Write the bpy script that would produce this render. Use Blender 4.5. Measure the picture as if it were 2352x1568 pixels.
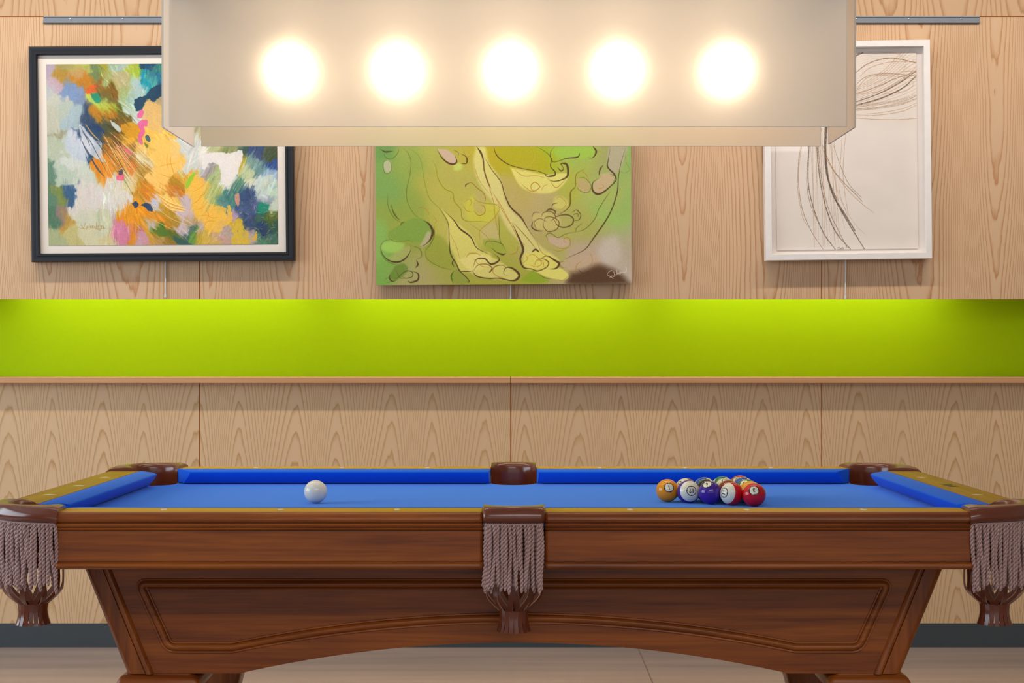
import bpy, bmesh, math, random
import numpy as np
from mathutils import Vector, Matrix

for o in list(bpy.data.objects): bpy.data.objects.remove(o, do_unlink=True)
S = bpy.context.scene
COL = S.collection
random.seed(7)
PI = math.pi

# ---------------------------------------------------------------- camera
EYE = 1.13                      # camera height
FPX = 3558.0                    # focal length in pixels of the 2352 px frame
cam_d = bpy.data.cameras.new('camera'); cam = bpy.data.objects.new('camera', cam_d); COL.objects.link(cam)
cam.location = (0, 0, EYE); cam.rotation_euler = (PI / 2, 0, 0)
cam_d.sensor_width = 36.0; cam_d.lens = 36.0 * FPX / 2352.0
cam_d.shift_x = -2.0 / 2352.0; cam_d.shift_y = 20.0 / 2352.0
cam_d.clip_start = .05; cam_d.clip_end = 60
S.camera = cam

# ---------------------------------------------------------------- world, lights, exposure
S.view_settings.view_transform = 'Standard'
S.view_settings.look = 'None'
S.view_settings.gamma = 1.0
S.view_settings.use_curve_mapping = False
S.view_settings.exposure = 0.12
w = bpy.data.worlds.new('daylight'); S.world = w; w.use_nodes = True
bg = w.node_tree.nodes['Background']; bg.inputs[0].default_value = (.86, .93, 1.0, 1); bg.inputs[1].default_value = .70
try:
    S.cycles.max_bounces = 10; S.cycles.diffuse_bounces = 4; S.cycles.glossy_bounces = 4; S.cycles.transmission_bounces = 8
    S.cycles.transparent_max_bounces = 12; S.cycles.sample_clamp_indirect = 6.0; S.cycles.caustics_refractive = False
    S.cycles.use_denoising = True
except Exception: pass

def area(name, loc, target, sx, sy, power, color, spread=180):
    d = bpy.data.lights.new(name, 'AREA'); d.shape = 'RECTANGLE'; d.size = sx; d.size_y = sy
    d.energy = power; d.color = color; d.spread = math.radians(spread)
    o = bpy.data.objects.new(name, d); COL.objects.link(o); o.location = loc
    v = Vector(target) - Vector(loc); o.rotation_euler = v.to_track_quat('-Z', 'Y').to_euler()
    return o
# long ceiling slot washing the panelled wall, daylight through the window at the left, soft ceiling light in the room
area('wall_washer_light', (0, 4.95, 3.04), (0, 5.75, 1.2), 5.6, .06, 34, (1.0, .90, .80), 130)
area('window_light', (-4.35, 3.1, 1.75), (-.8, 3.5, 1.0), 3.4, 1.8, 72, (.72, .86, 1.0))
area('room_ceiling_light', (.6, .6, 3.05), (.2, 3.2, .5), 3.0, 1.6, 46, (1.0, .93, .86))

# ---------------------------------------------------------------- helpers
def px(x, y, D):
    """photo pixel at distance D -> world point"""
    return ((x - 1178.0) * D / FPX, D, EYE - (y - 804.0) * D / FPX)

def finish(me, mats, sharp=35):
    for m in (mats if isinstance(mats, (list, tuple)) else [mats]): me.materials.append(m)
    if sharp is not None:
        me.polygons.foreach_set('use_smooth', [True] * len(me.polygons))
        me.set_sharp_from_angle(angle=math.radians(sharp))
    me.update()

def link(name, me, parent=None, **props):
    o = bpy.data.objects.new(name, me); COL.objects.link(o)
    if parent is not None: o.parent = parent
    for k, v in props.items(): o[k] = v
    return o

def thing(name, label, cat, loc=(0, 0, 0), group=None, rot=(0, 0, 0)):
    o = bpy.data.objects.new(name, None); COL.objects.link(o); o.location = loc; o.rotation_euler = rot
    o.empty_display_size = .05
    o['label'] = label; o['category'] = cat
    if group: o['group'] = group
    return o

class MB:
    def __init__(s): s.v = []; s.f = []; s.m = []
    def add(s, vs, fs, mi=0):
        b = len(s.v); s.v += [tuple(map(float, p)) for p in vs]; s.f += [tuple(b + i for i in f) for f in fs]; s.m += [mi] * len(fs)
    def box(s, x0, x1, y0, y1, z0, z1, mi=0):
        s.add([(x0, y0, z0), (x1, y0, z0), (x1, y1, z0), (x0, y1, z0), (x0, y0, z1), (x1, y0, z1), (x1, y1, z1), (x0, y1, z1)],
              [(0, 3, 2, 1), (4, 5, 6, 7), (0, 1, 5, 4), (1, 2, 6, 5), (2, 3, 7, 6), (3, 0, 4, 7)], mi)
    def loft(s, secs, closed=True, caps=True, mi=0, ring=False):
        n = len(secs[0]); b = len(s.v)
        for q in secs: s.v += [tuple(map(float, p)) for p in q]
        m = len(secs)
        for i in range(m if ring else m - 1):
            j2 = (i + 1) % m
            for k in range(n if closed else n - 1):
                k2 = (k + 1) % n
                s.f.append((b + i * n + k, b + i * n + k2, b + j2 * n + k2, b + j2 * n + k)); s.m.append(mi)
        if caps and closed and not ring:
            s.f.append(tuple(b + k for k in range(n))[::-1]); s.m.append(mi)
            s.f.append(tuple(b + (m - 1) * n + k for k in range(n))); s.m.append(mi)
    def tube(s, pts, r, n=8, mi=0, caps=True):
        P = [Vector(p) for p in pts]; rs = r if isinstance(r, (list, tuple)) else [r] * len(P)
        t = (P[1] - P[0]).normalized(); u = t.orthogonal().normalized(); secs = []
        for i, p in enumerate(P):
            t2 = (P[min(i + 1, len(P) - 1)] - P[max(i - 1, 0)])
            if t2.length > 1e-9: t2.normalize(); u = (u - t2 * u.dot(t2)).normalized(); t = t2
            v = t.cross(u)
            secs.append([p + (u * math.cos(2 * PI * k / n) + v * math.sin(2 * PI * k / n)) * rs[i] for k in range(n)])
        s.loft(secs, caps=caps, mi=mi)
    def lathe(s, prof, c=(0, 0, 0), n=32, mi=0, caps=True):
        s.loft([[(c[0] + r * math.cos(2 * PI * k / n), c[1] + r * math.sin(2 * PI * k / n), c[2] + z) for k in range(n)] for r, z in prof], caps=caps, mi=mi)
    def mesh(s, name, mats, sharp=35, bevel=0, bseg=2, recalc=True):
        me = bpy.data.meshes.new(name); me.from_pydata(s.v, [], s.f)
        me.polygons.foreach_set('material_index', s.m)
        if bevel or recalc:
            bm = bmesh.new(); bm.from_mesh(me)
            if bevel:
                es = [e for e in bm.edges if len(e.link_faces) == 2 and e.calc_face_angle(0) > .6]
                bmesh.ops.bevel(bm, geom=es, offset=bevel, segments=bseg, affect='EDGES', profile=.6, clamp_overlap=True)
            bmesh.ops.recalc_face_normals(bm, faces=bm.faces); bm.to_mesh(me); bm.free()
        finish(me, mats, sharp); return me
    def obj(s, name, mats, parent=None, sharp=35, bevel=0, bseg=2, recalc=True, **props):
        return link(name, s.mesh(name, mats, sharp, bevel, bseg, recalc), parent, **props)

def poly_prism(mb, pts, y0, y1, mi=0):
    """outline in (x,z) extruded along y"""
    n = len(pts); b = len(mb.v)
    mb.v += [(x, y0, z) for x, z in pts] + [(x, y1, z) for x, z in pts]
    mb.f.append(tuple(range(b, b + n))); mb.f.append(tuple(range(b + n, b + 2 * n))[::-1]); mb.m += [mi, mi]
    for k in range(n):
        k2 = (k + 1) % n; mb.f.append((b + k, b + k2, b + n + k2, b + n + k)); mb.m.append(mi)

# ---------------------------------------------------------------- materials
def lin(*c): return tuple((v / 255. / 12.92 if v <= 10 else ((v / 255. + .055) / 1.055) ** 2.4) for v in c) + (1,)

class NT:
    def __init__(s, name):
        s.m = bpy.data.materials.new(name); s.m.use_nodes = True; s.t = s.m.node_tree
        s.p = s.t.nodes['Principled BSDF']; s.out = s.t.nodes['Material Output']
    def n(s, t, **k):
        x = s.t.nodes.new(t)
        for a, v in k.items(): setattr(x, a, v)
        return x
    def l(s, a, b): s.t.links.new(a, b)
    def val(s, v): x = s.n('ShaderNodeValue'); x.outputs[0].default_value = v; return x.outputs[0]
    def math(s, op, a, b=None, c=None):
        x = s.n('ShaderNodeMath', operation=op)
        for i, v in enumerate((a, b, c)):
            if v is None: continue
            if isinstance(v, (int, float)): x.inputs[i].default_value = v
            else: s.l(v, x.inputs[i])
        return x.outputs[0]
    def ramp(s, fac, stops, interp='LINEAR'):
        x = s.n('ShaderNodeValToRGB'); x.color_ramp.interpolation = interp; e = x.color_ramp.elements
        while len(e) < len(stops): e.new(.5)
        for i, (p, c) in enumerate(stops): e[i].position = p; e[i].color = c
        s.l(fac, x.inputs[0]); return x.outputs[0]
    def noise(s, vec, scale, detail=2, rough=.5, dist=0):
        x = s.n('ShaderNodeTexNoise'); x.inputs['Scale'].default_value = scale; x.inputs['Detail'].default_value = detail
        x.inputs['Roughness'].default_value = rough; x.inputs['Distortion'].default_value = dist
        if vec is not None: s.l(vec, x.inputs['Vector'])
        return x.outputs['Fac']
    def coord(s, scale=(1, 1, 1), kind='Object', loc=(0, 0, 0)):
        c = s.n('ShaderNodeTexCoord'); mp = s.n('ShaderNodeMapping'); mp.inputs['Scale'].default_value = scale; mp.inputs['Location'].default_value = loc
        s.l(c.outputs[kind], mp.inputs['Vector']); return mp.outputs['Vector']
    def mixc(s, fac, a, b, mode='MIX'):
        x = s.n('ShaderNodeMix', data_type='RGBA', blend_type=mode)
        for sock, v in ((x.inputs[0], fac), (x.inputs[6], a), (x.inputs[7], b)):
            if isinstance(v, (int, float, tuple)): sock.default_value = v
            else: s.l(v, sock)
        return x.outputs[2]
    def bump(s, h, strength, dist=.001):
        b = s.n('ShaderNodeBump'); b.inputs['Strength'].default_value = strength; b.inputs['Distance'].default_value = dist
        s.l(h, b.inputs['Height']); s.l(b.outputs[0], s.p.inputs['Normal'])
    def set(s, **k):
        for a, v in k.items():
            i = s.p.inputs[a.replace('_', ' ')]
            if isinstance(v, (int, float, tuple)): i.default_value = v
            else: s.l(v, i)
        return s.m

def plain(name, col, rough=.5, metal=0, coat=0, spec=.5, vary=.06, vscale=30):
    t = NT(name); n = t.noise(t.coord(), vscale, 3)
    c = t.mixc(n, tuple(min(1, v * (1 - vary)) for v in col[:3]) + (1,), tuple(min(1, v * (1 + vary)) for v in col[:3]) + (1,))
    m = t.set(Base_Color=c, Roughness=rough, Metallic=metal)
    t.p.inputs['Specular IOR Level'].default_value = spec
    t.p.inputs['Coat Weight'].default_value = coat; t.p.inputs['Coat Roughness'].default_value = .12
    return m

def pine(name, sgn, period, A, B, light, dark, seed=0.0, warp=1.0, phase=0.0, pair=0.0):
    """veneer with book-matched cathedral grain running up the wall"""
    t = NT(name); c = t.n('ShaderNodeTexCoord'); sp = t.n('ShaderNodeSeparateXYZ'); t.l(c.outputs['Object'], sp.inputs[0])
    x, z = sp.outputs[0], sp.outputs[2]
    def vec(sx, sz, off=0.0):
        q = t.n('ShaderNodeCombineXYZ'); t.l(t.math('MULTIPLY', x, sx), q.inputs[0]); t.l(t.math('MULTIPLY', z, sz), q.inputs[2]); q.inputs[1].default_value = seed + off; return q.outputs[0]
    wv = t.math('SUBTRACT', t.noise(vec(1.8, .55), 1.0, 1), .5)
    xx = t.math('ADD', x, t.math('MULTIPLY', wv, .10 * warp))
    if pair: xx = t.math('ADD', xx, t.math('MULTIPLY', t.math('SINE', t.math('MULTIPLY', x, PI / period)), pair))
    cell = t.math('DIVIDE', t.math('ADD', xx, 40 * period + phase), period)
    u = t.math('SUBTRACT', t.math('FRACT', cell), .5)
    um = t.math('ABSOLUTE', u)
    uu = t.math('MULTIPLY', t.math('POWER', um, 1.75), B)
    f = t.math('ADD', t.math('MULTIPLY', z, A * sgn), uu)
    ft = t.math('MULTIPLY', t.math('SUBTRACT', t.noise(vec(5, 1.3, 7), 1.0, 2), .5), 2.6 * warp)
    # ragged arch tips: strong small noise only near the centre of each leaf
    tip = t.math('MAXIMUM', t.math('SUBTRACT', 1.0, t.math('MULTIPLY', um, 4.0)), .12)
    rag = t.math('MULTIPLY', t.math('MULTIPLY', t.math('SUBTRACT', t.noise(vec(55, 14, 3), 1.0, 2), .5), .75), tip)
    f = t.math('ADD', t.math('ADD', f, ft), rag)
    fr = t.math('FRACT', f)
    line = t.ramp(fr, [(0, (0, 0, 0, 1)), (.55, (.05, .05, .05, 1)), (.78, (.6, .6, .6, 1)), (.88, (1, 1, 1, 1)), (.95, (.2, .2, .2, 1)), (1, (0, 0, 0, 1))])
    fib = t.noise(vec(420, 7, 5), 1.0, 2)
    vary = t.noise(vec(3.5, .8, 9), 1.0, 2)
    str_ = t.math('MULTIPLY', line, t.math('ADD', .68, t.math('MULTIPLY', vary, .55)))
    base = t.mixc(vary, tuple(v * .93 for v in light[:3]) + (1,), tuple(min(1, v * 1.07) for v in light[:3]) + (1,))
    colr = t.mixc(str_, base, dark)
    colr = t.mixc(t.math('MULTIPLY', fib, .22), colr, tuple(v * .72 for v in light[:3]) + (1,))
    m = t.set(Base_Color=colr, Roughness=.42); t.p.inputs['Specular IOR Level'].default_value = .35
    return m

def walnut(name, axis='X', light=lin(186, 104, 30), dark=lin(76, 32, 8), rough=.36, coat=.06, red=.3):
    t = NT(name); a = {'X': (1.3, 22, 34), 'Y': (22, 1.3, 34), 'Z': (24, 24, 1.6)}[axis]
    n1 = t.noise(t.coord(a), 1.0, 4, .6, .4); n2 = t.noise(t.coord(tuple(v * 5 for v in a)), 1.0, 3, .6)
    n3 = t.noise(t.coord(tuple(v * .45 for v in a), loc=(3, 1, 2)), 1.0, 2)
    k = t.math('ADD', t.math('MULTIPLY', n1, .7), t.math('MULTIPLY', n2, .3))
    c = t.ramp(k, [(.3, dark), (.52, tuple((p + q) / 2 for p, q in zip(light, dark))), (.72, light)])
    c = t.mixc(t.math('MULTIPLY', n3, red), c, lin(146, 50, 16))
    m = t.set(Base_Color=c, Roughness=rough); t.p.inputs['Specular IOR Level'].default_value = .38; t.p.inputs['Coat Weight'].default_value = coat; t.p.inputs['Coat Roughness'].default_value = .18
    t.bump(n2, .12, .0006); return m

def felt(name, col, sheen=.5):
    t = NT(name); n = t.noise(t.coord(), 900, 2); n2 = t.noise(t.coord(), 3, 2)
    c = t.mixc(n, tuple(v * .86 for v in col[:3]) + (1,), tuple(min(1, v * 1.12) for v in col[:3]) + (1,))
    m = t.set(Base_Color=c, Roughness=.85); t.p.inputs['Sheen Weight'].default_value = sheen; t.p.inputs['Sheen Roughness'].default_value = .45
    t.p.inputs['Sheen Tint'].default_value = (.45, .72, 1, 1); t.p.inputs['Specular IOR Level'].default_value = .15; t.bump(n, .15, .0005); return m

def pigment(name, rough=.6, spec=.3):
    t = NT(name); a = t.n('ShaderNodeAttribute', attribute_name='pigment'); m = t.set(Base_Color=a.outputs['Color'], Roughness=rough)
    t.p.inputs['Specular IOR Level'].default_value = spec; return m

M = {}
M['pine_low'] = pine('ash_veneer_lower', 1, .180, 9.5, 22.0, lin(221, 188, 149), lin(190, 148, 98), .3, .6, .035, .014)
M['pine_up'] = pine('ash_veneer_upper', -1, .30, 4.0, 42.0, lin(219, 184, 147), lin(186, 130, 80), 4.7, 1.6, .1, .03)
M['pine_top'] = pine('ash_veneer_top', -1, .26, 5.0, 16.0, lin(208, 172, 134), lin(176, 128, 84), 8.2, 1.2)
M['edge_wood'] = plain('panel_edge_wood', lin(190, 118, 48), .6)
M['ledge'] = walnut('ledge_wood', 'X', lin(214, 166, 122), lin(196, 142, 100), .45, 0, .05)
M['lime'] = plain('lime_green_paint', lin(182, 221, 0), .7, vary=.02, vscale=4, spec=.12)
M['base_grey'] = plain('grey_baseboard', lin(62, 70, 76), .55)
M['ceiling'] = plain('ceiling_white', lin(225, 222, 216), .8)
M['wallwhite'] = plain('side_wall_paint', lin(205, 198, 188), .8)
def floor_mat():
    t = NT('polished_stone_floor'); n = t.noise(t.coord((.6, 6, 1)), 2.0, 4); n2 = t.noise(t.coord(), 60, 3)
    c = t.ramp(n, [(.3, lin(158, 142, 132)), (.7, lin(178, 160, 148))]); c = t.mixc(t.math('MULTIPLY', n2, .15), c, lin(150, 130, 118))
    m = t.set(Base_Color=c, Roughness=.16); t.p.inputs['Specular IOR Level'].default_value = .55; return m
M['floor'] = floor_mat()
M['grout'] = plain('floor_joint', lin(118, 100, 90), .8)
M['walnut'] = walnut('mahogany_wood_along', 'X'); M['walnut_y'] = walnut('mahogany_wood_across', 'Y'); M['walnut_z'] = walnut('mahogany_wood_upright', 'Z', coat=.15)
M['railtop'] = walnut('rail_top_painted_reflection', 'X', lin(232, 178, 18), lin(204, 150, 10), .36, 0, .03)  # gold is the lime recess's reflection painted into the brown wood's base colour
M['railtop_y'] = walnut('rail_top_painted_reflection_across', 'Y', lin(186, 150, 20), lin(156, 120, 10), .42, 0, .03)  # end rails: the same reflection painted in, duller than on the long rails
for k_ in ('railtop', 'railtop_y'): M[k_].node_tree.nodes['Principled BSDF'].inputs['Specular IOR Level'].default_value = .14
M['felt'] = felt('blue_bed_cloth', lin(12, 112, 244), .35)
M['felt2'] = felt('blue_cushion_cloth', lin(4, 98, 228), .2)
def leather_mat():
    t = NT('oxblood_leather'); n = t.noise(t.coord(), 260, 3); n2 = t.noise(t.coord(), 14, 3)
    c = t.mixc(n2, lin(94, 40, 24), lin(124, 60, 34)); m = t.set(Base_Color=c, Roughness=.22); t.bump(n, .10, .0008)
    t.p.inputs['Coat Weight'].default_value = .4; t.p.inputs['Coat Roughness'].default_value = .15; return m
M['leather'] = leather_mat()
M['leather_raw'] = plain('raw_leather_edge', lin(196, 148, 126), .7)
M['cord'] = plain('mauve_brown_cord', lin(182, 148, 144), .4, vary=.12, vscale=120, spec=.5)
M['pearl'] = plain('pearl_inlay', lin(236, 232, 220), .25)
M['ink'] = plain('dark_inlay', lin(40, 36, 22), .4)
M['alu'] = plain('brushed_aluminium', lin(128, 136, 146), .42, metal=.6)
M['screw'] = plain('screw_steel', lin(200, 200, 200), .25, metal=1)
M['black_frame'] = plain('black_frame_lacquer', lin(26, 30, 38), .34)
M['white_frame'] = plain('white_frame_lacquer', lin(240, 236, 232), .4)
M['mat'] = plain('mat_board', lin(236, 226, 214), .8, vary=.01)
M['mat2'] = plain('pale_backing_board', lin(240, 230, 222), .8, vary=.01)
M['canvas_edge'] = plain('canvas_edge', lin(140, 150, 84), .7)
M['rod'] = plain('white_rod', lin(216, 216, 214), .35)
M['pig_a'] = pigment('oil_paint', .45, .4); M['pig_g'] = pigment('acrylic_paint', .6, .25); M['pig_l'] = pigment('charcoal_paper', .85, .1)
def glass_mat():
    t = NT('picture_glass'); tr = t.n('ShaderNodeBsdfTransparent'); gl = t.n('ShaderNodeBsdfGlossy'); gl.inputs['Roughness'].default_value = .03
    mx = t.n('ShaderNodeMixShader'); mx.inputs[0].default_value = .03
    t.l(tr.outputs[0], mx.inputs[1]); t.l(gl.outputs[0], mx.inputs[2]); t.l(mx.outputs[0], t.out.inputs[0]); return t.m
M['glass'] = glass_mat()
def ball_mat():
    t = NT('phenolic_ball'); a = t.n('ShaderNodeAttribute', attribute_name='pigment'); m = t.set(Base_Color=a.outputs['Color'], Roughness=.09)
    t.p.inputs['Specular IOR Level'].default_value = .55; return m
M['ball'] = ball_mat()
def frost_inner():
    t = NT('frosted_acrylic_face'); tl = t.n('ShaderNodeBsdfTranslucent'); tl.inputs[0].default_value = (.97, .93, .86, 1)
    rf = t.n('ShaderNodeBsdfRefraction'); rf.inputs['Color'].default_value = (1, .97, .92, 1); rf.inputs['Roughness'].default_value = .46; rf.inputs['IOR'].default_value = 1.5
    df = t.n('ShaderNodeBsdfDiffuse'); df.inputs[0].default_value = lin(252, 244, 234)
    a = t.n('ShaderNodeMixShader'); a.inputs[0].default_value = .72; t.l(tl.outputs[0], a.inputs[1])
    r2 = t.n('ShaderNodeBsdfRefraction'); r2.inputs['Color'].default_value = (1, .92, .80, 1); r2.inputs['Roughness'].default_value = .72; r2.inputs['IOR'].default_value = 1.5
    q = t.n('ShaderNodeMixShader'); q.inputs[0].default_value = .5; t.l(rf.outputs[0], q.inputs[1]); t.l(r2.outputs[0], q.inputs[2]); t.l(q.outputs[0], a.inputs[2])
    b = t.n('ShaderNodeMixShader'); b.inputs[0].default_value = .38; t.l(a.outputs[0], b.inputs[1]); t.l(df.outputs[0], b.inputs[2]); t.l(b.outputs[0], t.out.inputs[0]); return t.m
def clear_outer():
    t = NT('acrylic_clear_face'); tr = t.n('ShaderNodeBsdfTransparent'); gl = t.n('ShaderNodeBsdfGlossy'); gl.inputs['Roughness'].default_value = .25
    mx = t.n('ShaderNodeMixShader'); mx.inputs[0].default_value = .04; t.l(tr.outputs[0], mx.inputs[1]); t.l(gl.outputs[0], mx.inputs[2]); t.l(mx.outputs[0], t.out.inputs[0]); return t.m
def edge_glow():
    t = NT('acrylic_polished_edge'); tl = t.n('ShaderNodeBsdfTranslucent'); tl.inputs[0].default_value = (1, .96, .86, 1); df = t.n('ShaderNodeBsdfDiffuse'); df.inputs[0].default_value = (1, .97, .9, 1)
    mx = t.n('ShaderNodeMixShader'); t.l(tl.outputs[0], mx.inputs[1]); t.l(df.outputs[0], mx.inputs[2]); t.l(mx.outputs[0], t.out.inputs[0]); return t.m
M['frost'] = frost_inner(); M['clear'] = clear_outer(); M['acr_edge'] = edge_glow()
def glow(name, col, st):
    t = NT(name); e = t.n('ShaderNodeEmission'); e.inputs[0].default_value = col; e.inputs[1].default_value = st; t.l(e.outputs[0], t.out.inputs[0]); return t.m
M['bulb'] = glow('lit_globe', (1, .80, .55, 1), 10.5)
M['tube'] = glow('lit_tube', (1, .96, .88, 1), 8.6)
M['reflector'] = plain('satin_reflector', lin(170, 158, 142), .45)
M['white_metal'] = plain('white_enamel', lin(238, 234, 226), .45)

# ---------------------------------------------------------------- the room
ST = dict(kind='structure')
YW = 5.89                                            # face of the panelled wall
zl_top = EYE - 63 / FPX * 5.843                      # top of the ledge
z_lip = EYE + 117 / FPX * YW                         # lower edge of the upper panels
z_seam = EYE + 766 / FPX * YW
m = MB(); m.box(-4.6, 4.6, -3.5, 6.4, -.1, 0, 0)
for x in (.475, 2.9, -1.95): m.box(x - .002, x + .002, -3.5, 5.92, -.001, .0006, 1)
m.obj('floor', [M['floor'], M['grout']], sharp=None, **ST)
m = MB(); m.box(-4.6, 4.6, -3.5, 6.4, 3.1, 3.2); m.obj('ceiling', M['ceiling'], sharp=None, **ST)
# panelled back wall: rows of veneered boards with narrow open joints over a backing board
seams = [-2.371 - 1.183, -2.371, -1.1918, -.008, 1.1737, 2.36, 2.36 + 1.183]
m = MB(); g = .0022
for i in range(len(seams) - 1):
    a, b = seams[i] + g, seams[i + 1] - g
    m.box(a, b, YW, YW + .018, .092, zl_top - .02, 0)
    m.box(a, b, YW, YW + .018, z_lip, z_seam - g, 1)
    m.box(a, b, YW, YW + .018, z_seam + g, 3.1, 2)
m.box(-3.55, 3.54, YW + .0035, YW + .03, .0, zl_top - .02, 3); m.box(-3.55, 3.54, YW + .0035, YW + .03, z_lip + .004, 3.1, 3)
m.obj('wall_back', [M['pine_low'], M['pine_up'], M['pine_top'], M['edge_wood']], sharp=None, **ST)
# lime green recess behind the ledge
m = MB(); X0, X1 = -3.45, 3.44; YB = 6.15
m.box(X0 - .02, X0, YW + .03, YB, zl_top - .03, 1.43); m.box(X1, X1 + .02, YW + .03, YB, zl_top - .03, 1.43)
m.box(X0, X1, YW + .03, YB, 1.415, 1.43); m.box(X0 - .02, X1 + .02, YB, YB + .02, zl_top - .03, 1.43)
m.obj('wall_recess', M['lime'], sharp=None, **ST)
m = MB(); m.box(X0, -.010, 5.843, YB, zl_top - .0205, zl_top); m.box(-.008, X1, 5.843, YB, zl_top - .0205, zl_top)
m.box(X0 - .1, X0, 5.843, YW + .01, zl_top - .0205, zl_top); m.box(X1, X1 + .1, 5.843, YW + .01, zl_top - .0205, zl_top)
m.obj('trim_1', M['ledge'], bevel=.001, sharp=None, label='pale wooden ledge running under the lime green recess', **ST)
m = MB(); m.box(-3.55, 3.54, YW + .002, YW + .0034, 0, .0915); m.obj('baseboard_back', M['base_grey'], sharp=None, **ST)
# side walls, the left one with the window that lights the table
m = MB(); m.box(-4.6, -4.5, -3.5, 6.4, 0, .75); m.box(-4.6, -4.5, -3.5, 6.4, 2.75, 3.1); m.box(-4.6, -4.5, -3.5, 1.2, .75, 2.75); m.box(-4.6, -4.5, 5.0, 6.4, .75, 2.75)
m.obj('wall_left', M['wallwhite'], sharp=None, **ST)
m = MB()
for a, b, c, d in ((1.2, 1.27, .75, 2.75), (4.93, 5.0, .75, 2.75), (1.2, 5.0, .75, .82), (1.2, 5.0, 2.68, 2.75), (3.07, 3.13, .82, 2.68)): m.box(-4.57, -4.52, a, b, c, d)
m.obj('window_1', M['white_metal'], sharp=None, **ST)
m = MB(); m.box(4.5, 4.6, -3.5, 6.4, 0, 3.1); m.obj('wall_right', M['wallwhite'], sharp=None, **ST)
m = MB()
for a, b in ((-4.5, -3.55), (3.54, 4.5)): m.box(a, b, YW + .006, YW + .03, 0, 3.1)
m.obj('wall_back_end', M['wallwhite'], sharp=None, **ST)
# hidden tubes behind the lip of the recess
grp = 'fluorescent tubes in the recess'
def lamp_tube(a, b, label):
    t = thing('fluorescent_tube', label, 'light', ((a + b) / 2, YW + .115, 1.385), grp)
    h = (b - a) / 2
    q = MB(); q.tube([(-h + .03, 0, 0), (h - .03, 0, 0)], .011, 12); q.obj('glass_tube', M['tube'], t)
    q = MB(); q.box(-h, h, -.018, .018, .018, .030); q.box(-h, -h + .03, -.013, .013, -.013, .02); q.box(h - .03, h, -.013, .013, -.013, .02); q.obj('housing', M['white_metal'], t)
lamp_tube(-1.99, -.75, 'fluorescent tube at the left end of the green recess')
lamp_tube(-.72, .53, 'fluorescent tube in the middle of the green recess')
lamp_tube(.56, 1.74, 'fluorescent tube at the right end of the green recess')
# ---------------------------------------------------------------- pigment rasters for the three artworks
def np_noise(h, w, cell, seed):
    r = np.random.RandomState(seed)
    cy = cell[1] if isinstance(cell, tuple) else cell
    cx = cell[0] if isinstance(cell, tuple) else cell
    gh, gw = int(h / cy) + 3, int(w / cx) + 3
    g = r.rand(gh, gw)
    y = np.arange(h) / cy; x = np.arange(w) / cx
    y0 = y.astype(int); x0 = x.astype(int)
    fy = (y - y0); fx = (x - x0)
    fy = (fy * fy * (3 - 2 * fy))[:, None]; fx = (fx * fx * (3 - 2 * fx))[None, :]
    a = g[np.ix_(y0, x0)]; b = g[np.ix_(y0, x0 + 1)]; c = g[np.ix_(y0 + 1, x0)]; d = g[np.ix_(y0 + 1, x0 + 1)]
    return (a * (1 - fx) + b * fx) * (1 - fy) + (c * (1 - fx) + d * fx) * fy

def crom(pts, n=10):
    P = np.array(pts, float)
    if len(P) < 3:
        t = np.linspace(0, 1, n + 1)[:, None]
        return P[0] * (1 - t) + P[-1] * t
    Q = np.vstack([2 * P[0] - P[1], P, 2 * P[-1] - P[-2]])
    out = []
    for i in range(1, len(Q) - 2):
        p0, p1, p2, p3 = Q[i - 1], Q[i], Q[i + 1], Q[i + 2]
        for k in range(n):
            t = k / n
            out.append(.5 * ((2 * p1) + (-p0 + p2) * t + (2 * p0 - 5 * p1 + 4 * p2 - p3) * t * t + (-p0 + 3 * p1 - 3 * p2 + p3) * t ** 3))
    out.append(Q[-2])
    return np.array(out)

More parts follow.
